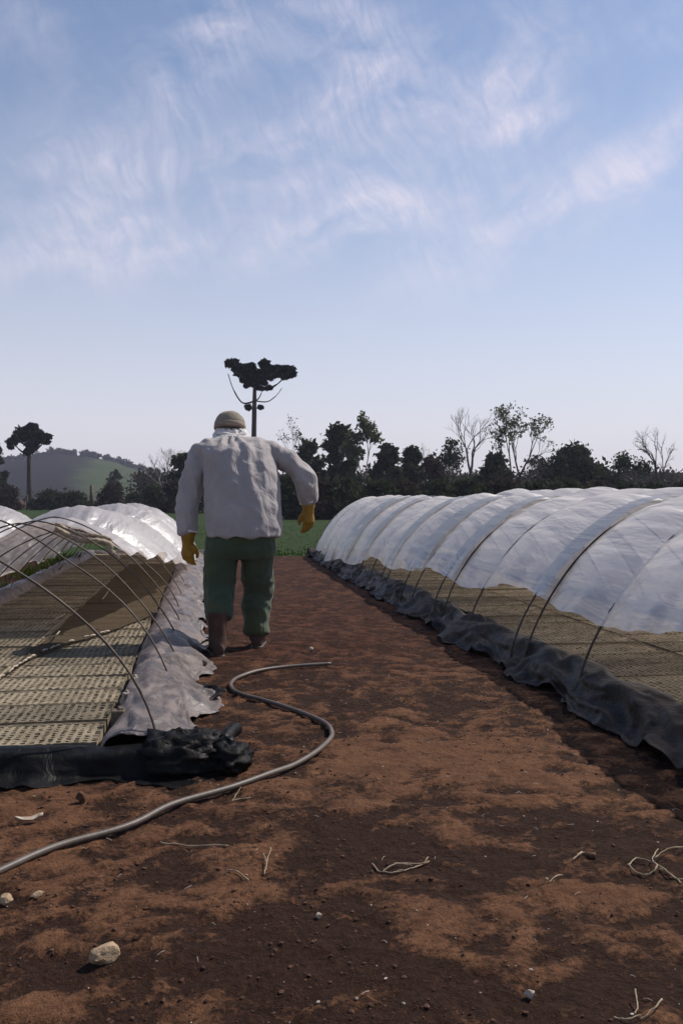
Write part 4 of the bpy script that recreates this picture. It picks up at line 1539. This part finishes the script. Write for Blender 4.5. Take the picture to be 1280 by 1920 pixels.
def leafbit(px, py, L, W, rz, label, seed):
    c = G(px, py, 0)
    z = gz(c.x, c.y)
    V, F = [], []
    n = 8
    for i in range(n + 1):
        u = i / n * 2 - 1
        w = W * (1 - u * u) ** .6 * (1 + .3 * mnoise.noise(Vector((i, seed, 0))))
        for s in (-1, 0, 1):
            q = Matrix.Rotation(rz, 3, 'Z') @ Vector((u * L, s * w, .012 + .012 * u * u + (.008 if s else 0) + .006 * mnoise.noise(Vector((u * 3, s, seed)))))
            V.append(q + Vector((c.x, c.y, z)))
    F = [(i * 3 + k, (i + 1) * 3 + k, (i + 1) * 3 + k + 1, i * 3 + k + 1) for i in range(n) for k in range(2)]
    o = mesh_obj('dry_leaf', V, F, M_PALE)
    o.modifiers.new('t', 'SOLIDIFY').thickness = .002
    return tag(o, label, 'leaf')


leafbit(55, 1546, .042, .014, .3, 'pale curled dry leaf on the soil at left above the hose', 2)


def straw(paths, r, label, seed, name='straw'):
    rn_ = random.Random(seed)
    mb = MB()
    for path in paths:
        pp = []
        for px, py, lift in path:
            g = G(px, py, 0)
            pp.append(Vector((g.x, g.y, gz(g.x, g.y) + r + lift * .45)))
        sp_ = smoothpath(pp, 5)
        for p in sp_:
            p.x += rn_.uniform(-.0015, .0015)
            p.y += rn_.uniform(-.002, .002)
            p.z = max(p.z, gz(p.x, p.y) + r * .7)
        mb.tube(sp_, [r * .66 * rn_.uniform(.6, 1.15) for _ in sp_], 6)
    return tag(mb.build(name, M_STRAW), label, 'straw')


straw([[(698, 1624, .01), (712, 1636, 0), (740, 1638, .004), (775, 1632, .004), (803, 1620, .012)], [(738, 1626, .01), (755, 1628, .012), (790, 1626, .014), (802, 1617, .02)], [(716, 1637, 0), (742, 1630, .008), (770, 1628, .01)]], .0032, 'pale bundle of dry roots lying in the middle right foreground', 1, 'dry_roots')
straw([[(1072, 1618, 0), (1086, 1610, .006), (1094, 1604, .01), (1116, 1606, .012)]], .004, 'short bent straw stalk lying beside the dark clod at right', 2)
straw([[(1180, 1624, .01), (1178, 1634, .01), (1194, 1642, .004), (1216, 1646, .01), (1230, 1640, .02), (1222, 1624, .03), (1232, 1606, .04)], [(1178, 1628, .01), (1192, 1618, .015), (1218, 1624, .02), (1240, 1640, .008), (1264, 1652, .004), (1280, 1656, 0), (1300, 1650, 0)], [(1236, 1642, .01), (1258, 1646, .008), (1275, 1662, .0)],
       [(1226, 1618, .02), (1250, 1606, .02), (1285, 1598, .02)]], .0036, 'looped tangle of dry roots at the right edge of the foreground', 3, 'dry_roots')
straw([[(496, 1640, 0), (500, 1628, .02), (508, 1608, .05)], [(500, 1628, .02), (494, 1612, .04)]], .0028, 'thin upright forked stalk in the centre foreground', 4)
straw([[(425, 1634, 0), (445, 1642, .006), (466, 1650, .0)]], .0035, 'short dark stick left of the upright forked stalk', 5)
straw([[(300, 1582, .004), (350, 1586, .004), (400, 1590, .006), (428, 1593, .004)]], .0035, 'long thin straw lying below the hose', 6)
straw([[(1028, 1658, .0), (1042, 1650, .01), (1052, 1644, .014)]], .003, 'small straw piece left of the looped tangle of roots', 7)
straw([[(1190, 1904, 0), (1194, 1886, .02), (1190, 1868, .05)], [(1150, 1906, 0), (1170, 1916, .01), (1200, 1914, .02)], [(1200, 1914, 0), (1222, 1908, .02), (1240, 1890, .03)]], .003, 'pale straw tuft at the bottom right corner', 8)
straw([[(436, 1506, .0), (442, 1496, .012), (452, 1490, .02)], [(434, 1508, 0), (450, 1504, .01), (470, 1502, .004)]], .0026, 'wispy pale straw under the middle of the hose', 9)
straw([[(100, 1172, .07), (112, 1160, .07), (120, 1150, .09)]], .004, 'short pale twig lying on the left of the shade net', 10)
straw([[(236, 1105, .0), (240, 1110, 0)]], .003, 'tiny straw crumb on the path', 11) if False else None


def tray_twig(path, label, seed):
    mb = MB()
    mb.tube(smoothpath([G(px, py, .125 + l) for px, py, l in path], 5), .005, 6)
    return tag(mb.build('twig', M_STRAW), label, 'twig')


tray_twig([(192, 1124, 0), (200, 1114, .01), (206, 1104, .03)], 'pale upright twig on the brown shade sheet under the tunnel mouth', 1)
tray_twig([(98, 1166, 0), (110, 1158, .02), (122, 1152, .01)], 'pale twig on the brown shade sheet crossed by the nearest hoop', 2)
tray_twig([(92, 1198, 0), (104, 1192, .02), (112, 1184, .01)], 'pale twig near the front edge of the brown shade sheet', 3)
bpy.data.objects.remove([o for o in bpy.data.objects if o.get('label') == 'short pale twig lying on the left of the shade net'][0])


def litter():
    rn_ = random.Random(77)
    # crumbs of soil
    mb = MB()
    ico = bmesh.new()
    bmesh.ops.create_icosphere(ico, subdivisions=1, radius=1)
    iv = [v.co.copy() for v in ico.verts]
    ifc = [[v.index for v in f.verts] for f in ico.faces]
    ico.free()

    def crumb(mb_, x, y, s):
        base = len(mb_.v)
        z = gz(x, y) + s * .25
        sc = Vector((rn_.uniform(.7, 1.5), rn_.uniform(.7, 1.3), rn_.uniform(.4, .9))) * s
        a = rn_.uniform(0, 6.28)
        for v in iv:
            k = rn_.uniform(.75, 1.2)
            q = Vector((v.x * sc.x * k, v.y * sc.y * k, v.z * sc.z * k))
            q = Matrix.Rotation(a, 3, 'Z') @ q
            mb_.v.append(q + Vector((x, y, z)))
        for f in ifc:
            mb_.f.append([base + k for k in f])
    n = 0
    while n < 5500:
        y = 1.55 + 5.0 * rn_.random() ** 1.7
        x = rn_.uniform(-1.6, 1.75)
        if fbm(Vector((x * 1.6, y * 1.6, 5)), 3) + rn_.uniform(-.5, .5) < -.02:
            continue
        if y > 3.3 and x < .12:
            continue
        crumb(mb, x, y, rn_.choice((.0012, .0012, .0018, .0018, .0024, .0024, .0032, .0042, .006)))
        n += 1
    tag(mb.build('soil_crumbs', M_CLOD, None, False), 'loose crumbs of red soil scattered over the path', 'soil crumbs', kind='stuff')
    mb = MB()
    for _ in range(560):
        y = 1.6 + 6.0 * rn_.random() ** 1.9
        x = rn_.uniform(-1.5, 1.7)
        if y > 3.3 and x < .12:
            continue
        if rn_.random() < .72:
            crumb(mb, x, y, rn_.choice((.0015, .002, .0028, .004)))
        else:
            a = rn_.uniform(0, 6.28)
            L = rn_.uniform(.003, .013)
            z = gz(x, y) + .003
            d = Vector((math.cos(a), math.sin(a), 0)) * L
            mb.tube([Vector((x, y, z)) - d, Vector((x, y, z + rn_.uniform(.001, .006))), Vector((x, y, z)) + d + Vector((0, 0, rn_.uniform(0, .005)))], .0009, 4)
    tag(mb.build('litter', M_PALE, None, False), 'tiny pale grit and chaff sprinkled over the red soil', 'litter', kind='stuff')


litter()


# ------------------------------------------------------------------ the walking person
def solid(name, mb, voxel, mat, parent, smooth=5, wrinkle=None):
    """closed lofts -> one continuous surface (voxel union, smoothed, creased)"""
    me = bpy.data.meshes.new(name)
    me.from_pydata([tuple(v) for v in mb.v], [], [tuple(f) for f in mb.f])
    bm = bmesh.new()
    bm.from_mesh(me)
    bmesh.ops.recalc_face_normals(bm, faces=bm.faces)
    bm.to_mesh(me)
    bm.free()
    o = bpy.data.objects.new(name, me)
    COL.objects.link(o)
    r = o.modifiers.new('r', 'REMESH')
    r.mode = 'VOXEL'
    r.voxel_size = voxel
    s = o.modifiers.new('s', 'SMOOTH')
    s.factor = .5
    s.iterations = smooth
    dg = bpy.context.evaluated_depsgraph_get()
    dg.update()
    m2 = bpy.data.meshes.new_from_object(o.evaluated_get(dg))
    o.modifiers.clear()
    o.data = m2
    m2.name = name
    if wrinkle:
        ns = [v.normal.copy() for v in m2.vertices]
        for v, n in zip(m2.vertices, ns):
            v.co += n * wrinkle(v.co, n)
    m2.update()
    m2.materials.clear()
    m2.materials.append(mat)
    m2.polygons.foreach_set('use_smooth', [True] * len(m2.polygons))
    if parent is not None:
        link_under(o, parent)
    return o


def limb(mb, pts, radii, n=14, flat=1.0):
    """smooth tapered limb through joints; radii per joint"""
    k = 6
    sp_ = smoothpath(pts, k)
    rr = smoothpath([Vector((r, 0, 0)) for r in radii], k)
    rings = []
    for i, p in enumerate(sp_):
        d = (sp_[min(i + 1, len(sp_) - 1)] - sp_[max(i - 1, 0)]).normalized()
        s = d.cross(Vector((0, 1, 0)))
        if s.length < .05:
            s = d.cross(Vector((1, 0, 0)))
        s.normalize()
        w = s.cross(d)
        rings.append((p, s * rr[i].x, w * rr[i].x * flat))
    mb.rings(rings, n)


def X(px, Y):
    return P(px, 930, Y).x


def person():
    Yh = 6.12                      # hips
    root = empty('person', Vector((X(452, Yh), Yh, 0)), 'stooped person walking away in a pale jacket, green trousers and yellow gloves', 'person')
    hip = P(452, 1006, Yh)
    chest = P(444, 880, Yh + .16)
    shoulder = P(436, 836, Yh + .24)
    neck = P(433, 815, Yh + .32)
    head = P(432, 804, Yh + .40)
    LS, RS = P(380, 847, Yh + .22), P(496, 845, Yh + .20)
    LE, LW = P(357, 922, Yh + .16), P(354, 996, Yh + .10)
    RE, RW = P(560, 882, Yh + .12), P(579, 940, Yh + .16)
    # ankles
    LA, RA = P(408, 1196, 5.98), P(483, 1186, 6.30)
    LA.z, RA.z = .10, .10
    LHp, RHp = P(418, 1016, Yh), P(482, 1016, Yh + .02)
    LK, RK = P(411, 1098, Yh + .06), P(484, 1098, Yh + .20)

    # ---- body: one continuous figure
    mb = MB()
    limb(mb, [hip + Vector((0, 0, -.06)), hip + Vector((0, .02, .12)), chest + Vector((0, .03, 0)), shoulder + Vector((0, .05, -.02)), neck + Vector((0, .04, -.02)), head + Vector((0, .02, -.04))], [.14, .13, .13, .085, .046, .046], 16, .72)
    limb(mb, [LS, LE, LW, LW + Vector((0, .01, -.05))], [.055, .042, .03, .03])
    limb(mb, [RS, RE, RW, RW + Vector((.0, .01, -.05))], [.055, .042, .03, .03])
    limb(mb, [LHp + Vector((0, 0, .06)), LK, LA, LA + Vector((0, .0, -.05))], [.10, .06, .042, .045])
    limb(mb, [RHp + Vector((0, 0, .06)), RK, RA, RA + Vector((0, .0, -.05))], [.10, .06, .042, .045])
    limb(mb, [LA + Vector((0, -.05, -.06)), LA + Vector((0, .06, -.06)), LA + Vector((0, .16, -.08))], [.035, .038, .03])
    limb(mb, [RA + Vector((0, -.05, -.06)), RA + Vector((0, .06, -.06)), RA + Vector((0, .16, -.08))], [.035, .038, .03])
    # head, chin tucked, looking down at the path (faces +y)
    fwd = Vector((-.12, .82, -.52)).normalized()
    upv = Vector((0, .52, .82))
    upv = (upv - fwd * upv.dot(fwd)).normalized()
    sd = fwd.cross(upv).normalized()
    hc = head + Vector((0, .055, .005))
    rings = []
    for s, a, b, off in [(-.115, .03, .03, .05), (-.10, .05, .055, .035), (-.06, .062, .08, .015), (-.01, .072, .094, 0), (.04, .077, .098, -.004), (.08, .068, .085, -.006), (.11, .04, .05, -.004), (.122, .012, .014, 0)]:
        rings.append((hc + upv * s * .93 + fwd * off, sd * a * .93, fwd * b * .93))
    mb.rings(rings, 18)
    limb(mb, [hc + fwd * .085 + upv * .02, hc + fwd * .108 - upv * .02, hc + fwd * .09 - upv * .035], [.010, .016, .012])   # nose
    for s in (-1, 1):                                                                  # ears, brow
        limb(mb, [hc + sd * s * .074 + upv * .025, hc + sd * s * .084, hc + sd * s * .074 - upv * .03], [.012, .018, .010])
        limb(mb, [hc + fwd * .088 + sd * s * .012 + upv * .035, hc + fwd * .082 + sd * s * .045 + upv * .035], [.012, .010])
    limb(mb, [hc + fwd * .082 - upv * .065 - sd * .022, hc + fwd * .09 - upv * .065, hc + fwd * .082 - upv * .065 + sd * .022], [.007, .009, .007])  # lips
    body = solid('body', mb, .009, M_SKIN, root, 3)
    for s in (-1, 1):
        e = MB()
        c = hc + fwd * .083 + sd * s * .032 + upv * .008
        e.rings([(c + fwd * (math.cos(a) * .010), sd * (.013 * math.sin(a) + .0003), upv * (.008 * math.sin(a) + .0003)) for a in (0.05, .5, 1.0, 1.57)], 10)
        e.build('eye', M_HAIR, root)

    # ---- jacket: torso and sleeves in one cloth surface
    mb = MB()
    sx = Vector((1, 0, 0))

    def ring(px0, px1, py, Y, dep, tilt=0.0):
        a, b = P(px0, py, Y), P(px1, py, Y)
        c = (a + b) / 2
        return (c, (b - a) / 2, Vector((0, dep, tilt)))
    mb.rings([ring(388, 524, 1006, Yh - .01, .185), ring(387, 528, 985, Yh, .185), ring(386, 527, 950, Yh + .02, .18), ring(387, 523, 915, Yh + .06, .175), ring(384, 519, 880, Yh + .12, .172, -.02),
              ring(376, 513, 855, Yh + .17, .165, -.035), ring(370, 511, 842, Yh + .21, .15, -.030), ring(376, 503, 833, Yh + .25, .120, -.025), ring(390, 486, 827, Yh + .29, .105, -.018), ring(402, 468, 823, Yh + .31, .092, -.012)], 28)
    limb(mb, [LS + Vector((.01, .02, .0)), P(371, 872, Yh + .20), LE, P(351, 960, Yh + .12), LW + Vector((-.002, 0, -.015))], [.076, .074, .070, .066, .060])
    limb(mb, [RS + Vector((-.03, .02, .0)), P(528, 858, Yh + .17), RE + Vector((0, 0, -.005)), P(574, 912, Yh + .12), RW + Vector((-.002, 0, .0))], [.076, .074, .078, .074, .058])

    def wr(p, n):
        q = p - hip
        # long drapes hanging down the back, finer pulls at the armholes, gathers under the collar
        d = Vector((q.x * 7.5 + .8 * q.z, q.y * 3, q.z * 1.5))
        w = .010 * fbm(d, 3) + .008 * (1 - 2.6 * abs(mnoise.noise(d * 1.3 + Vector((3, 1, 8))))) + .005 * (1 - 2.6 * abs(mnoise.noise(Vector((q.x * 6 + q.z * 9, q.y * 4, q.z * 5 - q.x * 7)))))
        arm = min((p - (LS + Vector((.05, 0, -.03)))).length, (p - (RS + Vector((-.05, 0, -.03)))).length)
        if arm < .2:
            w += .010 * (1 - arm / .2) * math.sin((p.z + p.x * .8 * (1 if p.x < chest.x else -1)) * 62)
        out = max(0, abs(p.x - chest.x) - .26)
        if out > 0:                                                 # sleeve rings
            w += min(1, out * 12) * (.006 * fbm(Vector((q.x * 4, q.y * 4, q.z * 15)), 2) + .009 * (1 - 2.6 * abs(mnoise.noise(Vector((q.x * 9, q.y * 4, q.z * 10 + q.x * 8))))))
        zz = (p.z - chest.z) / max(.05, neck.z - chest.z)
        if zz > .1 and n.y < .3:
            ang = math.atan2(p.x - neck.x, max(.02, neck.z + .05 - p.z))
            w += .010 * min(1, max(0, zz - .1) * 1.5) * math.sin(ang * 12 + 1.2 + 1.5 * fbm(q * 4, 2))
        if p.z < hip.z + .22 and n.y < .5:
            w += .007 * (1 - (p.z - hip.z) / .22) * math.sin((p.x - hip.x) * 30 + 4 * fbm(q * 3, 2))
        return w
    solid('jacket', mb, .009, M_JACKET, root, 4, wr)
    for (c_, d_, ra) in ((LW + Vector((-.002, 0, -.010)), (LW - LE), .061), (RW + Vector((-.002, 0, .004)), (RW - RE), .060)):
        d_ = d_.normalized()
        s1 = d_.cross(Vector((0, 1, 0))).normalized()
        s2 = s1.cross(d_)
        mb = MB()
        mb.tube([c_ + (s1 * math.cos(2 * math.pi * k / 24) + s2 * math.sin(2 * math.pi * k / 24)) * (ra + .004 * math.sin(k * 2.1)) for k in range(25)], .008, 7)
        mb.build('cuff', M_COLLAR, root)
    # stand-up collar: two rolls of cloth
    mb = MB()
    for (dz, rx, ry, r, dy, sh) in [(0, .112, .085, .017, .0, 0), (.022, .100, .074, .016, .015, 0)]:
        c = P(433 + sh, 817, Yh + .31 + dy) + Vector((0, 0, dz))
        loop = []
        for k in range(33):
            a = 2 * math.pi * k / 32
            loop.append(c + Vector((math.cos(a) * rx, math.sin(a) * ry, .022 * math.sin(a) + .006 * math.sin(3 * a + dz * 99))))
        mb.tube(loop, [r * (1 + .25 * mnoise.noise(Vector((k * .6, dz * 50, 3)))) for k in range(33)], 9)
    mb.build('collar', M_COLLAR, root)

    # ---- trousers
    mb = MB()
    mb.rings([ring(392, 514, 985, Yh + .01, .15), ring(391, 514, 1010, Yh, .155), ring(390, 515, 1030, Yh + .01, .15), ring(394, 512, 1044, Yh + .02, .12)], 24)
    limb(mb, [LHp + Vector((0, 0, .02)), P(415, 1055, Yh + .05), LK + Vector((0, 0, 0)), P(411, 1130, 6.10), P(409, 1160, 6.03)], [.114, .110, .102, .092, .084])
    limb(mb, [RHp + Vector((.0, 0, .02)), P(483, 1055, Yh + .10), RK, P(481, 1140, 6.33), P(482, 1188, 6.30)], [.114, .110, .102, .094, .082])

    def wt(p, n):
        q = p - hip
        return crumple((q.x, q.y, q.z), .015, 7.0, (4.5, 4.5, 6.5)) + .006 * fbm(q * 9, 3) + .007 * math.sin(q.z * 46 + 5 * fbm(q * 4, 2)) * max(0, -q.z - .45)* 3
    solid('trousers', mb, .010, M_TROUSERS, root, 4, wt)

    # ---- boots
    for A, top, toe in ((LA, .29, Vector((-.02, .19, 0))), (RA, .20, Vector((.03, .19, 0)))):
        mb = MB()
        k = .5
        limb(mb, [A + Vector((0, .01, top - .10)), A + Vector((0, 0, .06)), Vector((A.x, A.y - .01, .055))], [.066, .060, .060], 14)
        base = Vector((A.x, A.y, 0))
        mb.rings([(base + toe * s + Vector((0, 0, h / 2 + .004)), Vector((w, 0, 0)), Vector((0, 0, h / 2))) for s, w, h in ((-.42, .020, .05), (-.36, .038, .085), (-.1, .045, .11), (.3, .045, .10), (.65, .050, .075), (.92, .042, .055), (1.05, .018, .035))], 16)
        bt = solid('boot', mb, .008, M_BOOT, root, 3)
        sl = MB()
        sl.rings([(base + toe * s + Vector((0, 0, .010)), Vector((w, 0, 0)), Vector((0, 0, .011))) for s, w in ((-.44, .018), (-.38, .040), (-.1, .046), (.3, .046), (.65, .053), (.93, .044), (1.07, .018))], 14)
        s_ = sl.build('sole', M_RIB)
        s_.parent = bt
        s_.matrix_parent_inverse = Matrix.Identity(4)
        s_.location = (0, 0, 0)

    # ---- gloves: gauntlet cuff, palm, four bent fingers and a thumb
    def glove(w, d, side, outw, curl, label):
        """w wrist, d hand direction, side: +1/-1 thumb direction, outw: back-of-hand normal"""
        d = d.normalized()
        nrm = (outw - d * outw.dot(d)).normalized()
        lat = d.cross(nrm).normalized() * side
        mb = MB()
        rings = []
        for s, a, b in [(-.06, .052, .050), (-.02, .047, .044), (.02, .040, .033), (.05, .043, .026), (.085, .048, .025), (.105, .046, .022), (.112, .040, .016)]:
            rings.append((w + d * s, lat * a, nrm * b))
        mb.rings(rings, 18)
        for i, (off, ln) in enumerate([(.034, .078), (.012, .088), (-.011, .082), (-.032, .066)]):
            p0 = w + d * .085 + lat * off
            a0 = curl * (.55 + .12 * i)
            p = p0
            pts_ = [p]
            ang = .1
            for seg, fr in enumerate((.28, .42, .32, .26)):
                dd = d * math.cos(ang) - nrm * math.sin(ang) + lat * off * .9
                p = p + dd.normalized() * ln * fr
                pts_.append(p)
                ang += a0
            limb(mb, pts_, [.0125, .0125, .0118, .0108, .008], 10)
        th0 = w + d * .03 + lat * .034
        limb(mb, [th0, th0 + d * .03 + lat * .024 - nrm * .008, th0 + d * .062 + lat * .028 - nrm * .022, th0 + d * .088 + lat * .018 - nrm * .034], [.017, .0155, .0135, .009], 10)
        o = solid('glove', mb, .0045, M_GLOVE, root, 2, lambda p, n: .0015 * fbm(p * 45, 3))
        o['label'] = label
    glove(LW + Vector((-.006, .0, -.065)), Vector((-.02, .10, -1)), -1, Vector((-.45, -1, 0)), .55, 'yellow glove hanging by the left thigh')
    glove(RW + Vector((-.004, .0, -.045)), Vector((.03, .06, -1)), 1, Vector((.5, -1, 0)), .45, 'yellow glove held out from the body')

    # ---- cap with band and neck cloth
    up2 = Vector((0, .25, .97)).normalized()
    f2 = Vector((0, .97, -.25)).normalized()
    cc = P(431, 800, Yh + .40)
    rings = []
    for k in range(10):
        a = (math.pi / 2) * k / 9
        rings.append((cc + up2 * (.006 + .106 * math.sin(a)), Vector((1, 0, 0)) * max(.004, .110 * math.cos(a) ** .92), f2 * max(.004, .112 * math.cos(a) ** .92)))
    mb = MB()
    mb.rings(rings, 24)
    cap = solid('cap', mb, .008, M_CAP, root, 3, lambda p, n: crumple((p.x, p.y, p.z), .004, 2.0, (9, 9, 9)))
    mb = MB()
    mb.rings([(cc + up2 * s, Vector((1, 0, 0)) * a, f2 * b) for s, a, b in ((-.020, .112, .117), (-.012, .1145, .1195), (.004, .114, .119), (.014, .111, .116))], 28)
    bd = solid('cap_band', mb, .007, M_CAPBAND, root, 2)
    # visor towards the front
    mb = MB()
    mb.rings([(cc + f2 * s - up2 * (.012 + dz), Vector((1, 0, 0)) * a, up2 * .006) for s, a, dz in ((.10, .085, 0), (.14, .078, .006), (.17, .055, .014), (.185, .02, .02))], 16)
    solid('cap_visor', mb, .006, M_CAP, root, 2)
    # pale neck cloth hanging from the band to the collar
    mb = MB()
    mb.rings([(cc + Vector((.006, .0, -.014)), Vector((.103, 0, 0)), Vector((0, .110, .01))), (cc + Vector((.006, -.012, -.035)), Vector((.108, 0, 0)), Vector((0, .105, .015))), (cc + Vector((.008, -.02, -.062)), Vector((.118, 0, 0)), Vector((0, .100, .02)))], 24)
    solid('neck_cloth', mb, .008, M_COLLAR, root, 2, lambda p, n: .006 * math.sin(math.atan2(p.y - cc.y, p.x - cc.x) * 14) + .004 * fbm(p * 20, 2))
    return root


person()

# ------------------------------------------------------------------ haze
def haze():
    m, t = new_mat('haze_air')
    v = t.n('ShaderNodeVolumePrincipled')
    v.inputs['Color'].default_value = (0.74, 0.74, 0.95, 1)
    v.inputs['Density'].default_value = 0.00055
    v.inputs['Anisotropy'].default_value = 0.0
    o = t.n('ShaderNodeOutputMaterial')
    t.l(v.outputs[0], o.inputs['Volume'])
    mb = MB()
    mb.box((0, 300, 15), 1500, 780, 34)
    tag(mb.build('haze', m, None, False), kind='stuff')


haze()
